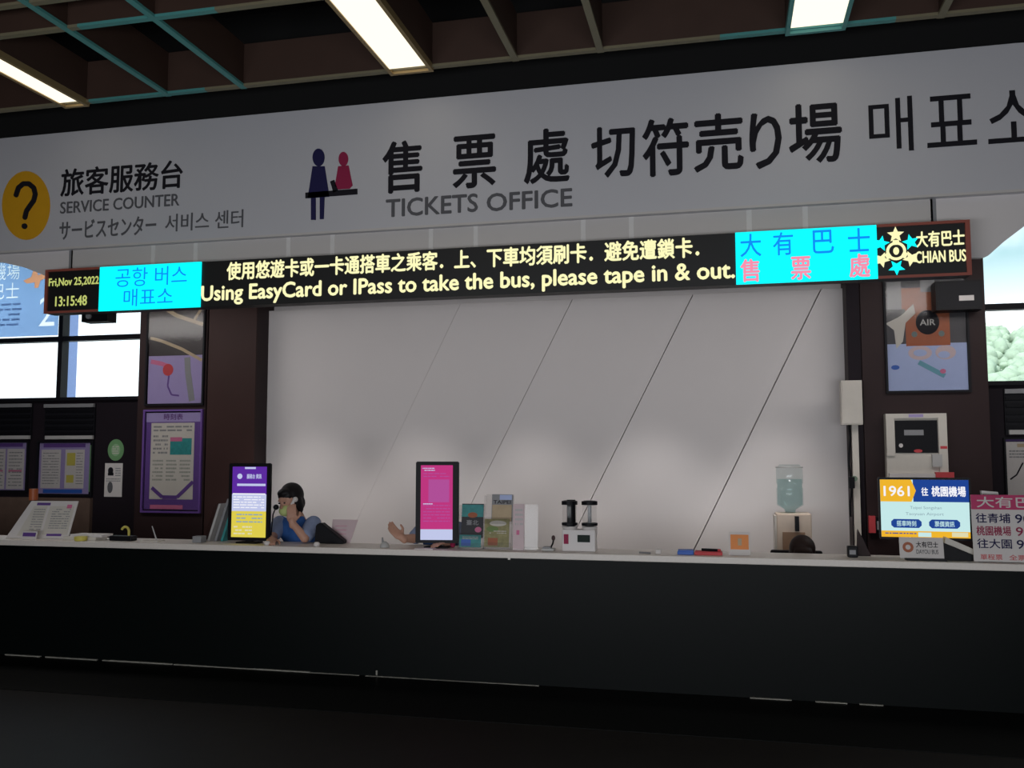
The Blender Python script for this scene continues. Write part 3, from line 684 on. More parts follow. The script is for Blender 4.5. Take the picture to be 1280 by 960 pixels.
# ------------------------------------------------------------------ booth fittings behind the counter
Yd = 8.55
xc = PX(991, Yd, 650); hw = (PX(1013, Yd, 650)-PX(970, Yd, 650))/2; ztop_ = PZ(991, 641, Yd)
t = thing('water_dispenser', 'beige water dispenser with a large clear bottle against the white panel wall', 'water dispenser', (xc, Yd, 0))
obj('cabinet', box(xc-hw, xc+hw, Yd-.15, Yd+.15, 0, ztop_, bev=.01), M['beigep'], t)
obj('side_panel', box(xc-hw-.015, xc-hw, Yd-.14, Yd+.15, 0, ztop_-.02), M['casing'], t); obj('tap_recess', box(xc-.10, xc+.09, Yd-.158, Yd-.15, ztop_-.36, ztop_-.16), mat('recess tan', (.30, .18, .11)), t); obj('tap', box(xc+.005, xc+.04, Yd-.19, Yd-.15, ztop_-.15, ztop_-.02), M['black'], t)
R = .115
prof = [(.045, 0), (.05, .03), (R, .07), (R, .22), (R*.92, .24), (R*.92, .255), (R, .27), (R, .40), (R*.92, .415), (.085, .44)]
prof = [(r_, z_*.98) for r_, z_ in prof]
obj('bottle', lathe(B(), (xc-.02, Yd, ztop_), prof, 24), M['bottle'], t, True); obj('water', lathe(B(), (xc-.02, Yd, ztop_), [(.04, .005), (.045, .03), (R-.008, .075), (R-.008, .21), (R-.008, .30)], 24), M['water'], t, True)
obj('bottle_rim', lathe(B(), (xc-.02, Yd, ztop_+.40), [(R+.004, 0), (R+.004, .012)], 24), M['ltgrey'], t)

# seated people -------------------------------------------------------------
def hand(bm, wrist, d, palm_n, curl=.5, s=1.0, side=1):
    d = Vector(d).normalized(); n = Vector(palm_n); n = (n-d*n.dot(d)).normalized(); sd = d.cross(n)*side
    w_ = Vector(wrist); c = w_+d*.045*s
    ell(bm, c, (.042*s, .05*s, .016*s), (sd, d, n)); chain(bm, [w_-d*.02, w_+d*.02], [.026*s, .028*s])
    for i, L in enumerate((.066, .075, .070, .055)):
        o_ = (i-1.5)*.0195*s; b = w_+d*(.085*s-abs(i-1.3)*.004)+sd*o_; a1 = curl*.7; a2 = curl*1.5; a3 = curl*2.1
        dir1 = d*math.cos(a1)+n*math.sin(a1); dir2 = d*math.cos(a2)+n*math.sin(a2); dir3 = d*math.cos(a3)+n*math.sin(a3)
        p1 = b+dir1*L*.45*s; p2 = p1+dir2*L*.32*s; p3 = p2+dir3*L*.25*s
        chain(bm, [b-d*.02, b, p1, p2, p3], [.0095*s]*3+[.0085*s, .0075*s], 8)
    tb = w_+d*.025*s-sd*.03*s; t1 = tb+(d*.6-sd*.7+n*.3).normalized()*.04*s; t2 = t1+(d*.9-sd*.1+n*.4).normalized()*.03*s
    chain(bm, [w_+d*.02, tb, t1, t2], [.016*s, .013*s, .011*s, .009*s], 8)
def person(label, J, root, mhair='hair', mshirt='shirt', msleeve='sleeve', mask_=True, face=(0, -1, 0)):
    t = thing('person', label, 'person', root)
    f = Vector(face).normalized(); upv = Vector((0, 0, 1)); upv = (upv-f*upv.dot(f)).normalized()
    if 'tilt' in J: upv = (upv + f.cross(upv)*J['tilt']).normalized()
    r = f.cross(upv).normalized(); ax = (r, f, upv); h = Vector(J['head'])
    b = B()
    ell(b, h+upv*.018, (.076, .095, .10), ax, 20, 14); ell(b, h-upv*.055+f*.022, (.056, .066, .062), ax); ell(b, h-upv*.095+f*.045, (.028, .03, .022), ax)
    cone(b, h+f*.09+upv*.02, h+f*.112-upv*.028, .006, .015, 8); ell(b, h+f*.105-upv*.028, (.017, .013, .011), ax); ell(b, h+f*.085-upv*.062, (.026, .014, .010), ax)
    for s in (-1, 1): ell(b, h+r*s*.080-upv*.01-f*.005, (.010, .018, .032), ax)
    ell(b, h+f*.086+upv*.028, (.05, .014, .010), ax)
    nk = Vector(J['neck']); pel = Vector(J['pelvis']); ch = Vector(J['chest'])
    chain(b, [h-upv*.05-f*.02, nk], [.052, .056])
    sl, sr = Vector(J['sl']), Vector(J['sr'])
    chain(b, [nk, ch, pel], [.06, .12, .13]); chain(b, [sl, ch+(sl-ch)*.3], [.05, .08]); chain(b, [sr, ch+(sr-ch)*.3], [.05, .08])
    for s_, e_, w_ in ((sl, J['el'], J['wl']), (sr, J['er'], J['wr'])): chain(b, [s_, e_, w_], [.046, .037, .026])
    hand(b, J['wl'], J['hl'][0], J['hl'][1], J['hl'][2], side=1); hand(b, J['wr'], J['hr'][0], J['hr'][1], J['hr'][2], side=-1)
    for s in (-1, 1):
        hp = pel+Vector((s*.09, 0, -.02)); kn = hp+Vector((s*.04, -.30, .0)); kn.y = max(kn.y, YC+.46); an = Vector((kn.x, kn.y+.06, .09)); chain(b, [hp, kn, an], [.085, .058, .04]); chain(b, [an, an+Vector((0, -.0, -.04))], [.04, .04])
    obj('body', fuse(b, .0062, 2), M['skin'], t, True)
    b = B(); chain(b, [nk-Vector((0, 0, .04)), ch, pel], [.068, .145, .155]); chain(b, [sl, ch+(sl-ch)*.2], [.066, .115]); chain(b, [sr, ch+(sr-ch)*.2], [.066, .115])
    obj('shirt', fuse(b, .010, 3), M[mshirt], t, True)
    b = B(); chain(b, [nk+Vector((0, 0, -.01)), nk-Vector((0, 0, .035))], [.062, .074]); obj('collar', fuse(b, .009, 2), M[mshirt], t, True)
    for s_, e_ in ((sl, Vector(J['el'])), (sr, Vector(J['er']))):
        b = B(); k = s_.lerp(e_, .80); chain(b, [s_.lerp(e_, .05), s_.lerp(e_, .4), k], [.069, .064, .058]); obj('sleeve', fuse(b, .009, 3), M[msleeve], t, True)
    b = B()
    for s in (-1, 1):
        hp = pel+Vector((s*.09, 0, -.02)); kn = hp+Vector((s*.04, -.30, .0)); kn.y = max(kn.y, YC+.46); an = Vector((kn.x, kn.y+.06, .09)); chain(b, [hp, kn, an.lerp(kn, .1)], [.10, .07, .055])
    obj('trousers', fuse(b, .012, 2), M['black'], t, True)
    b = B()
    ell(b, h+upv*.042-f*.030, (.094, .098, .100), ax, 24, 16); ell(b, h+upv*.078+f*.034, (.066, .058, .040), ax)
    ell(b, h-upv*.03-f*.055, (.086, .06, .075), ax)
    for s in (-1, 1): ell(b, h+r*s*.078-upv*.025-f*.012, (.020, .040, .085), ax)
    for k in range(7):
        q = (k-3)/3; ell(b, h+r*q*.055+f*(.074-.026*q*q)+upv*.052, (.014, .015, .026), ax)
    obj('hair', fuse(b, .0062, 1), M[mhair], t, True)
    for s in (-1, 1): obj('eye', ell(B(), h+f*.092+r*s*.03+upv*.008, (.011, .005, .006), ax), M['ink'], t, True)
    if mask_:
        b = B(); ell(b, h+f*.062-upv*.058, (.062, .062, .050), ax); obj('mask', fuse(b, .006, 2), M['mask'], t, True)
    return t
# person 1: leaning on the counter, hand to her mask
Y1 = YC+.34
hd = P(363, 626, Y1+.05)
ch = P(372, 662, Y1+.22); ch.z = ZT-.02
zc = ZT
J = dict(head=hd, neck=Vector((hd.x+.035, hd.y+.05, hd.z-.135)), chest=Vector((hd.x+.05, hd.y+.13, hd.z-.33)), pelvis=Vector((hd.x+.05, hd.y+.26, .56)),
  sl=Vector((hd.x+.175, hd.y+.06, hd.z-.185)), sr=Vector((hd.x-.135, hd.y+.09, hd.z-.19)), tilt=.10)
J['el'] = Vector((P(381, 672, YC+.26).x, YC+.26, ZT+.042)); J['wl'] = Vector((P(366, 655, YC+.26).x, YC+.25, hd.z-.165))
J['hl'] = ((-.10, .02, 1), (-.35, .9, 0), .35)
J['er'] = Vector((P(345, 668, YC+.40).x, YC+.36, ZT+.045)); J['wr'] = Vector((P(340, 672, YC+.2).x, YC+.20, ZT+.032)); J['hr'] = ((.45, -1, -.05), (0, 0, -1), .25)
p1 = person('black-haired person in blue shirt and green mask leaning on the counter, hand at mouth', J, (J['pelvis'].x, J['pelvis'].y, .0), face=(-.35, -1, -.28))
# handset at the cheek
hp = hd+Vector((.045, -.115, -.03)); t = thing('phone_handset', 'small white handset held to the cheek of the person in the green mask', 'phone', hp)
bm = B(); cone(bm, hp+Vector((.035, .02, .04)), hp+Vector((.0, -.01, -.05)), .012, .014, 10); obj('grip', bm, M['paper'], t); obj('earpiece', ell(B(), hp+Vector((.037, .035, .045)), .021), M['paper'], t, True)
def stool(x, y, label):
    t = thing('office_chair', label, 'chair', (x, y, 0), 'office chairs behind the counter')
    obj('seat', box(x-.22, x+.22, y-.2, y+.22, .36, .42, bev=.02), M['black'], t); obj('backrest', box(x-.2, x+.2, y+.24, y+.28, .50, .86, bev=.015), M['black'], t)
    obj('back_bar', box(x-.02, x+.02, y+.2, y+.26, .40, .60), M['black'], t); obj('column', cone(B(), (x, y, .05), (x, y, .36), .025, .025), M['grey'], t)
    for k in range(5):
        a = 2*PI*k/5; l = obj('leg', cone(B(), (x, y, .07), (x+.26*math.cos(a), y+.26*math.sin(a), .05), .02, .015, 8), M['black'], t); obj('caster', ell(B(), (x+.26*math.cos(a), y+.26*math.sin(a), .025), .025), M['black'], l)
stool(J['pelvis'].x, J['pelvis'].y+.02, 'black office chair under the person in the green mask')
# microphone on a gooseneck
m0 = P(345, 634, YC+.22); t = thing('microphone', 'black gooseneck microphone in front of the person in the green mask', 'microphone', (m0.x-.05, YC+.24, ZT))
obj('foam_ball', ell(B(), m0, .022), M['black'], t, True); obj('gooseneck', tube(B(), [m0, m0+Vector((-.03, .01, -.06)), (m0.x-.045, YC+.24, ZT+.10), (m0.x-.05, YC+.24, ZT+.01)], .005), M['black'], t); obj('base', lathe(B(), (m0.x-.05, YC+.24, ZT), [(.03, 0), (.03, .015)], 16), M['black'], t)
# black bag and rose sheet
pts = [(396, 656), (402, 653), (431, 676), (430, 681), (394, 681)]
bm = B(); yb = YC+.30; prism(bm, [(P(x, y, yb).x, max(ZT, P(x, y, yb).z)) for x, y in pts], yb-.02, yb+.05); bmesh.ops.bevel(bm, geom=bm.edges[:], offset=.006, segments=2, affect='EDGES')
t = thing('folder', 'black wedge-shaped folder lying on the counter right of the person in the green mask', 'folder', (P(412, 680, yb).x, yb, ZT)); obj('cover', bm, M['black'], t)
a = FR(412, 650, 444, 681, YC+.36, zb=ZT, tilt=.3)
t = thing('acrylic_sheet', 'pale rose leaning sheet behind the black folder', 'display sheet', a.at(.5, 0)); obj('sheet', a.poly([(.05, 0), (.8, 0), (1, 1), (0, 1)], -.003, 0), M['rose'], t); a.lines(t, M['pinkp'], .15, .3, .6, .8, 3, d=.0015, seed=6, fill=.12)
# person 2 behind the pink screen
Y2 = YC+.36
hd = P(548, 632, Y2+.15)
J = dict(head=hd, neck=hd+Vector((0, .05, -.135)), chest=hd+Vector((0, .10, -.33)), pelvis=Vector((hd.x+.02, hd.y+.16, .56)), sl=hd+Vector((.15, .06, -.19)), sr=hd+Vector((-.13, .04, -.19)))
J['er'] = P(517, 672, YC+.33); J['er'].z = ZT+.05; J['wr'] = P(503, 671, YC+.22); J['wr'].z = ZT+.06; J['hr'] = ((-.85, -.15, .75), (.5, -.5, .3), .35)
J['el'] = P(568, 668, YC+.44); J['el'].z = ZT+.045; J['wl'] = P(560, 668, YC+.24); J['wl'].z = ZT+.035; J['hl'] = ((-.5, -.8, 0), (0, 0, -1), .3)
person('person mostly hidden by the magenta screen, raised hand and grey blue sleeve showing', J, (J['pelvis'].x, J['pelvis'].y, .0), face=(-.2, -1, -.15), msleeve='sleeve')
stool(J['pelvis'].x, J['pelvis'].y+.02, 'black office chair under the person behind the magenta screen')
# person 3: only the top of a bowed head shows above the counter
hd = P(1003, 694, YC+.72)
J = dict(head=hd, neck=hd+Vector((0, .13, -.06)), chest=hd+Vector((0, .24, -.22)), pelvis=Vector((hd.x, hd.y+.34, .53)), sl=hd+Vector((.17, .16, -.13)), sr=hd+Vector((-.17, .16, -.13)))
J['er'] = hd+Vector((-.20, .0, -.33)); J['wr'] = hd+Vector((-.08, -.14, -.34)); J['hr'] = ((.3, -1, 0), (0, 0, -1), .3)
J['el'] = hd+Vector((.20, .0, -.33)); J['wl'] = hd+Vector((.08, -.14, -.34)); J['hl'] = ((-.3, -1, 0), (0, 0, -1), .3)
person('top of a dark-haired head bowed behind the counter in front of the water dispenser', J, (J['pelvis'].x, J['pelvis'].y, .0), mhair='hairb', face=(0, -1, -.85))
stool(J['pelvis'].x, J['pelvis'].y+.0, 'black office chair under the bowed person by the water dispenser')

# ------------------------------------------------------------------ things on the counter
def screen_box(name, l, tp, r, b, Y, label, yaw=0, base=True):
    a = FR(l, tp, r, b, Y, yaw=yaw); t = thing(name, label, 'screen', (a.at(.5, 0).x, a.at(.5, 0).y, ZT))
    bm = a.slab(0, 0, 1, 1, -.035, 0); bmesh.ops.bevel(bm, geom=bm.edges[:], offset=.006, segments=2, affect='EDGES'); obj('bezel', bm, M['black'], t)
    c = a.at(.5, 0, -.02)
    obj('stand_neck', box(c.x-.03, c.x+.03, c.y-.008, c.y+.012, ZT+.01, c.z+.03), M['black'], t); obj('stand_base', box(c.x-.09, c.x+.09, c.y-.05, c.y+.06, ZT, ZT+.012, bev=.004), M['black'], t)
    return a, t
a, t = screen_box('standing_screen', 285, 579, 337, 676, YC+.17, 'upright screen with a purple and yellow page left of the person in the green mask')
D = .0035
a.rect(t, M['e_purple'], .10, .86, .92, .955, d=D, t=.003, name='page'); a.rect(t, M['e_purple'], .10, .60, .92, .86, d=D, t=.003, name='page'); a.rect(t, M['e_lav'], .10, .38, .92, .60, d=D, t=.003, name='page'); a.rect(t, M['e_yel'], .10, .045, .92, .38, d=D, t=.003, name='page')
a.text(t, M['e_lav'], '服務台 資訊', .45, .80, .80, .86, d=D+.002, bold=.02); a.disc(t, M['e_lav'], .28, .83, .06, .035, d=D+.002, name='emblem'); a.rect(t, M['e_lav'], .22, .705, .90, .735, d=D+.002); a.rect(t, M['e_wht'], .12, .595, .90, .61, d=D+.002); a.rect(t, M['e_lav'], .4, .925, .66, .95, d=D+.002)
a.lines(t, M['e_wht'], .14, .41, .88, .58, 5, d=D+.002, seed=21, fill=.35); a.lines(t, M['e_grey'], .22, .22, .84, .36, 3, d=D+.002, seed=22, fill=.35); a.lines(t, M['e_paley'], .16, .07, .6, .2, 3, d=D+.002, seed=23)
a, t = screen_box('standing_screen', 521, 577, 572, 679, YC+.15, 'upright screen with a magenta page beside the teal brochures', yaw=.18)
a.rect(t, M['e_mag'], .12, .17, .86, .955, d=D, t=.003, name='page'); a.rect(t, M['e_lav'], .12, .04, .86, .17, d=D, t=.003, name='page')
a.rect(t, M['e_mag2'], .3, .50, .78, .78, d=D+.001, t=.001); a.lines(t, M['e_mag2'], .18, .25, .80, .48, 6, d=D+.002, seed=31, fill=.3); a.lines(t, M['e_lav'], .16, .88, .45, .93, 2, d=D+.002, seed=32, fill=.4); a.lines(t, M['e_lav'], .18, .46, .4, .5, 1, d=D+.002, seed=33, fill=.3); a.lines(t, M['e_mag2'], .18, .80, .80, .87, 2, d=D+.002, seed=34, fill=.3)

# leaning timetable sheet and name card at far left
a = FR(14, 627, 84, 674, YC+.14, zb=ZT+.004, yaw=.12, tilt=.35)
t = thing('timetable_stand', 'white leaning timetable stand with two printed sheets at the left end of the counter', 'display stand', a.at(.5, 0))
obj('backboard', a.poly([(0, 0), (.98, 0), (1, 1), (.24, 1)], -.006, 0), M['paper'], t); obj('prop', a.poly([(-.04, 0), (0, 0), (.24, 1), (.22, 1)], -.09, -.006), M['paper'], t)
obj('sheet', a.poly([(.14, .06), (.50, .06), (.52, .86), (.30, .86)], 0, .002), M['cream'], t); obj('sheet', a.poly([(.54, .10), (.95, .10), (.96, .86), (.56, .86)], 0, .002), M['cream'], t)
a.lines(t, M['grey'], .32, .20, .50, .80, 9, d=.004, seed=41, fill=.3); a.lines(t, M['grey'], .62, .24, .92, .80, 9, d=.004, seed=42, fill=.3); a.rect(t, M['purple'], .34, .88, .56, .95, d=.003); a.rect(t, M['purple'], .62, .06, .86, .12, d=.003); a.rect(t, M['pinkp'], .84, .80, .92, .90, d=.003)
a = FR(26, 664, 45, 677, YC+.05, zb=ZT+.002, tilt=.25)
t = thing('name_card', 'small white card with a purple stripe in front of the timetable stand', 'card', a.at(.5, 0)); obj('card', a.slab(0, 0, 1, 1, -.003, 0), M['paper'], t); a.rect(t, M['purple'], .08, .35, .92, .8, d=.0015)
a = FR(35, 611, 49, 627, YC+.33, zb=ZT)
t = thing('bottle', 'orange capped dark bottle behind the timetable stand', 'bottle', a.at(.5, 0)); c = a.at(.5, 0); zz = a.at(0, 1).z-ZT; obj('bottle_body', lathe(B(), c, [(.03, 0), (.03, zz*.7), (.018, zz*.78)], 16), M['black'], t); obj('cap', lathe(B(), (c.x, c.y, ZT+zz*.76), [(.036, 0), (.036, zz*.24)], 16), M['rust'], t)
x0, x1 = PX(84, YC+.15, 674), PX(130, YC+.15, 674)
t = thing('paper_pile', 'low pile of cream papers right of the timetable stand', 'papers', ((x0+x1)/2, YC+.15, ZT)); obj('sheets', box(x0, x1-.04, YC+.1, YC+.24, ZT, ZT+.025), M['cream'], t); obj('top_sheet', box(x0+.05, x1, YC+.12, YC+.26, ZT+.025, ZT+.045), M['paper'], t)
xq = PX(102, YC+.08, 674); solo('tape_roll', lathe(B(), (xq, YC+.07, ZT), [(.045, 0), (.05, .01), (.05, .03), (.045, .035)], 20), M['yellowp'], 'yellow tape roll in front of the cream papers', 'tape', (xq, YC+.07, ZT))
x0, x1 = PX(140, YC+.16, 674), PX(168, YC+.16, 674)
t = thing('tape_dispenser', 'black tape dispenser with a yellow curved top on the left part of the counter', 'tape dispenser', ((x0+x1)/2, YC+.16, ZT)); obj('body', box(x0, x1, YC+.12, YC+.2, ZT, ZT+.04, bev=.008), M['black'], t)
bm = B(); cz = ZT+.07; cxx = x0+.12; tube(bm, [(cxx+.035*math.cos(a_), YC+.16, cz+.04*math.sin(a_)) for a_ in [PI*.85-i*PI*.13 for i in range(8)]]+[(cxx+.035, YC+.16, ZT+.03)], .010); obj('yellow_arc', bm, M['yellowp'], t)
xq = PX(193, YC+.16, 674); t = thing('pen_holder', 'thin pen standing in a flat white base left of the grey brochure rack', 'pen', (xq, YC+.16, ZT)); obj('base', box(xq-.09, xq+.07, YC+.1, YC+.2, ZT, ZT+.010), M['cream'], t); obj('pen', cone(B(), (xq+.02, YC+.16, ZT+.01), (xq-.025, YC+.16, ZT+.12), .006, .004, 8), M['ltgrey'], t)
# grey leaning brochure rack
xq = PX(262, YC+.15, 674)
t = thing('brochure_rack', 'grey green leaning brochure rack left of the purple and yellow screen', 'brochure rack', (xq, YC+.30, ZT))
for i, (x_, h_, mm) in enumerate(((258, .30, 'acrylic'), (262, .30, 'ltgrey'), (270, .34, 'grey'), (277, .36, 'tealp'))):
    b0 = P(x_, 680, YC+.30).x; obj('leaf', prism(B(), [(b0, ZT), (b0+.02, ZT), (b0+.02+h_*.32, ZT+h_), (b0+h_*.32, ZT+h_)], YC+.25+.01*i, YC+.36), M[mm], t)
xq = PX(248, YC+.15, 674); solo('card_box', box(xq-.035, xq+.04, YC+.12, YC+.2, ZT, ZT+.05, bev=.003), M['grey'], 'small grey card box left of the grey brochure rack', 'box', (xq, YC+.16, ZT))
for px, lb in ((334, 'small white cup cap beside the purple and yellow screen foot'), (396, 'small white cap on the counter left of the black folder')):
    q = PX(px, YC+.07, 680); solo('white_cap', lathe(B(), (q, YC+.07, ZT), [(.022, 0), (.024, .02), (.016, .032)], 14), M['paper'], lb, 'cap', (q, YC+.07, ZT), smooth=True)
q = PX(481, YC+.1, 680); t = thing('bell', 'small silver bell left of the raised hand', 'bell', (q, YC+.1, ZT)); obj('bell_dome', lathe(B(), (q, YC+.1, ZT), [(.035, 0), (.035, .01), (.028, .03), (.010, .045)], 16), M['ltgrey'], t, True); obj('bell_knob', cone(B(), (q-.015, YC+.1, ZT+.03), (q-.02, YC+.1, ZT+.075), .010, .006, 8), M['grey'], t)
a = FR(520, 674, 543, 681, YC+.06, zb=ZT); solo('paper_slip', box(a.at(0, 0).x, a.at(1, 0).x, YC+.02, YC+.10, ZT, ZT+.006), M['paper'], 'white paper slip in front of the magenta screen', 'paper', a.at(.5, 0))
q = PX(566, YC+.21, 670); solo('red_stamp', chain(B(), [(q, YC+.21, ZT+.02), (q, YC+.21, ZT+.075)], [.02, .014]), M['crimson'], 'small dark red stamp between the magenta screen and teal brochures', 'stamp', (q, YC+.21, ZT), smooth=True)

# brochure holders
def holder(l, tp, r, Y, label, tiers):
    a = FR(l, tp, r, 682, Y, zb=ZT+.003, tilt=.12); t = thing('brochure_holder', label, 'brochure holder', a.at(.5, 0))
    obj('back_plate', a.slab(0, 0, 1, .99, -.05, -.046), M['acrylic'], t); obj('base_plate', a.slab(0, 0, 1, .02, -.09, .03), M['acrylic'], t)
    for y in tiers: obj('front_lip', a.slab(0, y, 1, y+.12, .012-y*.03, .015-y*.03), M['acrylic'], t)
    for x in (0, .98): obj('side_plate', a.slab(x, 0, x+.02, .96, -.046, .010), M['acrylic'], t)
    return a
def leaflet(a, x0, y0, x1, y1, d, m, label, deco, grp):
    t = thing('brochure', label, 'brochure', a.at((x0+x1)/2, y0, d), grp); a.rect(t, m, x0, y0, x1, y1, d=d, t=.006, name='cover'); deco(a, t, d)
a = holder(573, 629, 603, YC+.13, 'clear brochure holder with teal and black brochures right of the magenta screen', (.0, .22))
leaflet(a, .04, .24, .95, .99, -.035, mat('near black print', (.03, .03, .035)), 'black brochure with a teal landscape on top, in the holder beside the magenta screen', lambda a, t, d: (a.rect(t, M['tealp'], .04, .70, .95, .97, d=d+.0015, name='photo_print'), a.disc(t, M['rust'], .5, .74, .2, .06, d=d+.003, name='sun_print'), a.text(t, M['grey'], '臺北', .25, .52, .75, .63, d=d+.002, bold=.02), a.disc(t, M['pinkp'], .75, .42, .14, .06, d=d+.003, name='flower_print')), 'brochures in the holders')
leaflet(a, .02, .03, .92, .30, -.006, M['tealp'], 'teal brochure in the lower tier of the holder beside the magenta screen', lambda a, t, d: (a.rect(t, M['bluep'], .1, .06, .5, .2, d=d+.0015, name='photo_print'), a.lines(t, M['ltgrey'], .15, .2, .8, .27, 2, d=d+.0025, seed=51)), 'brochures in the holders')
a = holder(604, 617, 639, YC+.13, 'taller clear brochure holder with grey, tan and landscape brochures', (.0, .45))
leaflet(a, .22, .50, .97, .99, -.035, M['grey'], 'grey headed tan brochure in the upper tier of the taller holder', lambda a, t, d: (a.rect(t, M['tan'], .24, .50, .94, .80, d=d+.0015, name='photo_print'), a.text(t, M['ink'], 'TAIPEI', .28, .82, .90, .88, d=d+.0025, bold=.03), a.rect(t, M['ltblue'], .5, .89, .94, .98, d=d+.0015)), 'brochures in the holders')
leaflet(a, .02, .04, .90, .54, -.006, M['olivep'], 'green and brown landscape brochure in the lower tier of the taller holder', lambda a, t, d: (a.disc(t, M['cream'], .5, .46, .30, .05, d=d+.0015, name='cloud_print'), a.rect(t, M['rust'], .15, .07, .5, .2, d=d+.0015, name='photo_print'), a.lines(t, M['cream'], .2, .27, .8, .34, 2, d=d+.0025, seed=52), a.disc(t, mat('leaf green print', (.16, .24, .07)), .3, .36, .22, .05, d=d+.0015, name='leaf_print')), 'brochures in the holders')
a = FR(641, 629, 672, 682, YC+.15, zb=ZT, tilt=.05)
t = thing('acrylic_stand', 'nearly clear acrylic stand with faint print right of the tall brochure holder', 'display stand', a.at(.5, 0)); obj('left_sheet', a.slab(0, 0, .45, .98, -.004, 0), M['rose'], t); obj('right_sheet', a.slab(.47, .02, 1, .97, -.006, -.002), M['acrylic'], t); a.lines(t, M['ltgrey'], .08, .5, .4, .9, 4, d=.0015, seed=61); a.rect(t, M['pinkp'], .14, .32, .26, .42, d=.0012, t=.0008); obj('foot', a.slab(0, 0, 1, .03, -.05, .03), M['acrylic'], t)
# small hooked handset
q = P(690, 668, YC+.16); t = thing('card_reader', 'small card reader arm with a grey foot left of the jar dispenser', 'card reader', (q.x, YC+.16, ZT)); obj('foot', box(q.x-.07, q.x+.02, YC+.12, YC+.2, ZT, ZT+.018, bev=.004), M['ltgrey'], t); obj('tray', box(q.x-.065, q.x-.005, YC+.13, YC+.19, ZT+.018, ZT+.028), M['grey'], t); obj('arm', tube(B(), [(q.x-.01, YC+.16, ZT+.02), (q.x+.005, YC+.16, ZT+.05), (q.x+.012, YC+.16, ZT+.08)], .006), M['black'], t); obj('head', ell(B(), (q.x+.01, YC+.16, ZT+.09), (.014, .014, .020)), mat('dark brown plastic', (.06, .03, .03)), t, True)
# jar dispenser
Yj = YC+.18; xl, xr = PX(703, Yj, 650), PX(746, Yj, 650); z1 = PZ(724, 658, Yj)
t = thing('jar_dispenser', 'white countertop dispenser with two clear black-lidded jars in the middle of the counter', 'dispenser', ((xl+xr)/2, Yj, ZT))
obj('base', box(xl+.005, xr-.005, Yj-.05, Yj+.06, ZT, z1-.02, bev=.008), M['white'], t)
for i, c in enumerate((PX(712, Yj, 650), PX(737, Yj, 650))):
    r_ = .055; jz = z1
    obj('saucer', lathe(B(), (c, Yj, z1-.02), [(.03, -.008), (.05, 0), (.058, .02)], 18), M['paper'], t, True)
    jo = obj('jar', lathe(B(), (c, Yj, jz), [(.05, 0), (.052, .02), (.052, .15), (.05, .17)], 18), M['acrylic'], t, True)
    obj('lower_ring', lathe(B(), (c, Yj, jz+.008), [(.058, 0), (.058, .018)], 18), M['black'], jo); obj('lid', lathe(B(), (c, Yj, jz+.155), [(.058, 0), (.058, .025), (.04, .03)], 18), M['black'], jo)
    if i == 0: obj('core', lathe(B(), (c+.012, Yj, jz+.0), [(.032, 0), (.032, .19)], 14), M['black'], t)
    else: obj('core', lathe(B(), (c, Yj, jz+.02), [(.014, 0), (.014, .13)], 10), M['grey'], t)
xx = PX(709, Yj, 675); obj('red_label', box(xx-.016, xx+.018, Yj-.054, Yj-.05, PZ(709, 679, Yj), PZ(709, 667, Yj)), M['crimson'], t)
xx = PX(731, Yj, 672); obj('dark_display', box(xx-.045, xx+.045, Yj-.056, Yj-.05, PZ(731, 677, Yj), PZ(731, 668, Yj)), mat('dark green display', (.006, .016, .012), .5, spec=.15), t)
# stationery
q = PX(806, YC+.1, 684); solo('pen', cone(B(), (q-.04, YC+.12, ZT+.006), (q+.04, YC+.09, ZT+.006), .006, .006, 8), M['grey'], 'thin grey pen lying in the middle of the counter left of the white cap', 'pen', (q, YC+.1, ZT))
q = PX(823, YC+.1, 684); solo('eraser', box(q-.02, q+.02, YC+.08, YC+.12, ZT, ZT+.035, bev=.008), M['paper'], 'small white cube left of the blue pad', 'eraser', (q, YC+.1, ZT))
a0, a1, a2 = PX(847, YC+.14, 686), PX(868, YC+.14, 686), PX(903, YC+.14, 686)
t = thing('ink_pad', 'flat blue ink pad on the counter left of the red pad', 'ink pad', ((a0+a1)/2, YC+.14, ZT)); obj('case', box(a0, a1-.004, YC+.09, YC+.19, ZT, ZT+.022, bev=.004), M['bluep'], t); obj('lid', box(a0+.004, a1-.008, YC+.094, YC+.186, ZT+.022, ZT+.03), M['bluep'], t)
t = thing('ink_pad', 'flat red pad on the counter under a black pen', 'ink pad', ((a1+a2)/2, YC+.14, ZT)); obj('case', box(a1, a2, YC+.09, YC+.19, ZT, ZT+.02, bev=.004), M['redp'], t); obj('lid', box(a1+.004, a2-.004, YC+.094, YC+.186, ZT+.02, ZT+.024), M['redp'], t)
t = thing('pen', 'black pen lying on the red pad', 'pen', ((a1+a2)/2, YC+.14, ZT+.024)); obj('barrel', cone(B(), (a1+.05, YC+.15, ZT+.033), (a2-.03, YC+.12, ZT+.033), .009, .009, 8), M['black'], t); obj('cap', cone(B(), (a2-.03, YC+.12, ZT+.033), (a2-.012, YC+.115, ZT+.033), .010, .008, 8), M['redp'], t)
a = FR(911, 665, 938, 690, YC+.14, zb=ZT, tilt=.1)
t = thing('card_stand', 'white card with an orange block standing on the counter left of the water dispenser', 'card', a.at(.5, 0)); obj('card', a.slab(0, 0, 1, 1, -.004, 0), M['paper'], t); a.rect(t, M['orange'], .08, .25, .92, .88, d=.0015); a.rect(t, M['tan'], .42, .42, .6, .72, d=.003); obj('foot', a.slab(.1, 0, .9, .06, -.04, .02), M['paper'], t)
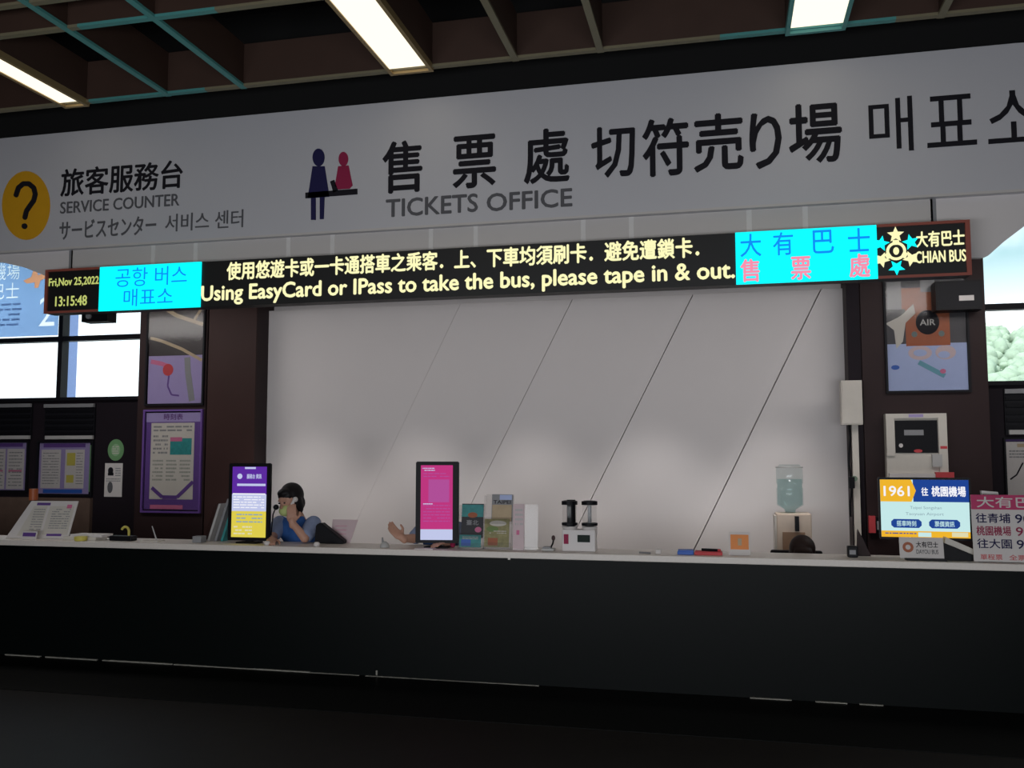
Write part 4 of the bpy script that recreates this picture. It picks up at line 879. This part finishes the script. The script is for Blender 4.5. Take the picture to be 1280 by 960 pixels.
q = PX(1065, YC+.2, 690); t = thing('desk_phone', 'small black box device beside the dark post right of the water dispenser', 'device', (q, YC+.2, ZT)); obj('body', box(q-.03, q+.035, YC+.17, YC+.23, ZT, ZT+.075, bev=.006), M['black'], t); obj('keypad', box(q-.02, q+.02, YC+.167, YC+.17, ZT+.02, ZT+.05), M['grey'], t)
q = PX(1074, YC+.3, 670); t = thing('dark_post', 'short dark leaning post behind the small black device', 'post', (q, YC+.3, ZT)); obj('post', prism(B(), [(q-.02, ZT), (q+.07, ZT), (q+.02, ZT+.12), (q-.01, ZT+.18)], YC+.28, YC+.32), M['brown'], t)
# blue and yellow monitor
a = FR(1099, 597, 1214, 675, YC+.22, yaw=-.05)
t = thing('monitor', 'wide screen with blue and yellow bus page on the right part of the counter', 'screen', (a.at(.5, 0).x, a.at(.5, 0).y, ZT))
bm = a.slab(0, 0, 1, 1, -.04, 0); bmesh.ops.bevel(bm, geom=bm.edges[:], offset=.006, segments=2, affect='EDGES'); obj('bezel', bm, M['black'], t)
c = a.at(.5, 0, -.02); obj('stand_neck', box(c.x-.04, c.x+.04, c.y, c.y+.03, ZT+.01, c.z+.1), M['black'], t); obj('stand_base', box(c.x-.12, c.x+.12, c.y-.04, c.y+.1, ZT, ZT+.012, bev=.004), M['black'], t)
a.rect(t, M['e_mint'], .02, .04, .975, .965, d=D, t=.003, name='page'); a.rect(t, M['e_navy'], .38, .61, .975, .965, d=D+.001, name='header'); obj('amber_arrow', a.poly([(.02, .61), (.36, .61), (.41, .79), (.36, .965), (.02, .965)], D+.001, D+.002), M['e_amber'], t)
a.rect(t, M['e_amber'], .02, .04, .975, .14, d=D+.001); a.rect(t, M['e_mint'], .42, .05, .56, .12, d=D+.002); a.rect(t, M['e_paley'], .78, .06, .95, .13, d=D+.002)
a.text(t, M['e_wht'], '1961', .06, .70, .34, .86, d=D+.004, bold=.03); a.text(t, M['e_wht'], '往', .47, .71, .54, .84, d=D+.004, bold=.03); a.text(t, M['e_wht'], '桃園機場', .58, .70, .94, .86, d=D+.004, bold=.03)
a.text(t, M['e_grey'], 'Taipei Songshan', .34, .48, .68, .54, d=D+.003); a.text(t, M['e_grey'], 'Taoyuan Airport', .29, .38, .70, .44, d=D+.003)
for x0_, s_ in ((.13, '搭車時刻'), (.54, '票價資訊')):
    obj('pill', a.poly([(x0_+.03, .19), (x0_+.30, .19), (x0_+.33, .23), (x0_+.33, .29), (x0_+.30, .33), (x0_+.03, .33), (x0_, .29), (x0_, .23)], D+.001, D+.002), M['e_navy'], t); a.text(t, M['e_mint'], s_, x0_+.06, .215, x0_+.27, .305, d=D+.004, bold=.01)
a.lines(t, M['e_navy'], .06, .08, .4, .12, 1, d=D+.003, seed=71, fill=.4)
# small white sign in front
a = FR(1123, 672, 1180, 702, YC+.10, zb=ZT+.012, tilt=.12)
t = thing('desk_sign', 'small white sign with a brown round emblem under the blue and yellow screen', 'sign', (a.at(.5, 0).x, YC+.1, ZT)); obj('plate', a.slab(.03, 0, 1, 1, -.006, 0), M['paper'], t); obj('base', box(a.at(.15, 0).x, a.at(1.03, 0).x, YC+.06, YC+.14, ZT, ZT+.014), M['black'], t)
bm = B(); asp_ = a.W/a.H
for k in range(16):
    w0, w1 = 2*PI*k/16, 2*PI*(k+1)/16; a.poly([(.22+r_*math.cos(w_)/asp_, .52+r_*math.sin(w_)) for r_, w_ in ((.12, w0), (.25, w0), (.25, w1), (.12, w1))], 0, .0015, bm)
obj('emblem_ring', bm, M['rust'], t); a.text(t, M['ink'], '大有巴士', .40, .52, .88, .80, d=.002, bold=.02); a.text(t, M['grey_ink'], 'DAYOU BUS', .40, .22, .88, .42, d=.002, bold=.02)
# white and black payment terminal right of it
x0, x1 = PX(1178, YC+.16, 690), PX(1216, YC+.16, 690)
t = thing('payment_terminal', 'white topped black wedge terminal left of the pink price board', 'terminal', ((x0+x1)/2, YC+.16, ZT)); obj('body', prism(B(), [(x0, ZT), (x1, ZT), (x1, ZT+.035), (x0, ZT+.11)], YC+.12, YC+.24), M['black'], t); obj('top_cover', prism(B(), [(x0+.01, ZT+.112), (x1, ZT+.038), (x1, ZT+.075), (x0+.02, ZT+.15)], YC+.13, YC+.25), M['casing'], t)
# price board far right
a = FR(1216, 619, 1322, 707, YC+.08, zb=ZT+.003, tilt=.06)
t = thing('price_board', 'white price board with a pink header at the right end of the counter', 'price board', (a.at(.5, 0).x, YC+.08, ZT)); obj('board', a.slab(0, 0, 1, 1, -.006, 0), M['paper'], t); obj('foot', box(a.at(.05, 0).x, a.at(.95, 0).x, YC+.06, YC+.15, ZT, ZT+.006), M['acrylic'], t)
a.rect(t, mat('deep pink print', (.50, .03, .13), .6), 0, .78, 1, 1, d=.002, name='header', label='pink header'); a.text(t, M['paper'], '大有巴士', .07, .81, .95, .97, d=.004, bold=.02)
for i, (s_, n_, mm) in enumerate((('往青埔', '90', 'navy'), ('桃園機場', '90', 'crimson'), ('往大園', '90', 'navy'))):
    y_ = .58-i*.19; a.text(t, M[mm], s_, .05, y_, .46, y_+.14, d=.002, bold=.02); a.text(t, M[mm], n_, .52, y_, .70, y_+.13, d=.002, bold=.02); a.text(t, M[mm], '元', .78, y_, .93, y_+.13, d=.002, bold=.01)
a.text(t, M['redp'], '單程票', .08, .03, .34, .11, d=.002, bold=.01); a.text(t, M['redp'], '全票 半票', .42, .03, .85, .11, d=.002, bold=.01)
q = PX(1237, YC+.22, 616); zq = PZ(1237, 619, YC+.22); t = thing('ticket_roll', 'white ticket printer showing above the pink price board', 'ticket printer', (q, YC+.22, ZT)); obj('printer_body', box(q-.06, q+.06, YC+.17, YC+.29, ZT, zq, bev=.008), M['black'], t); obj('paper_curl', prism(B(), [(q-.05, zq), (q+.05, zq), (q+.045, zq+.022), (q-.055, zq+.03)], YC+.2, YC+.24), M['paper'], t)
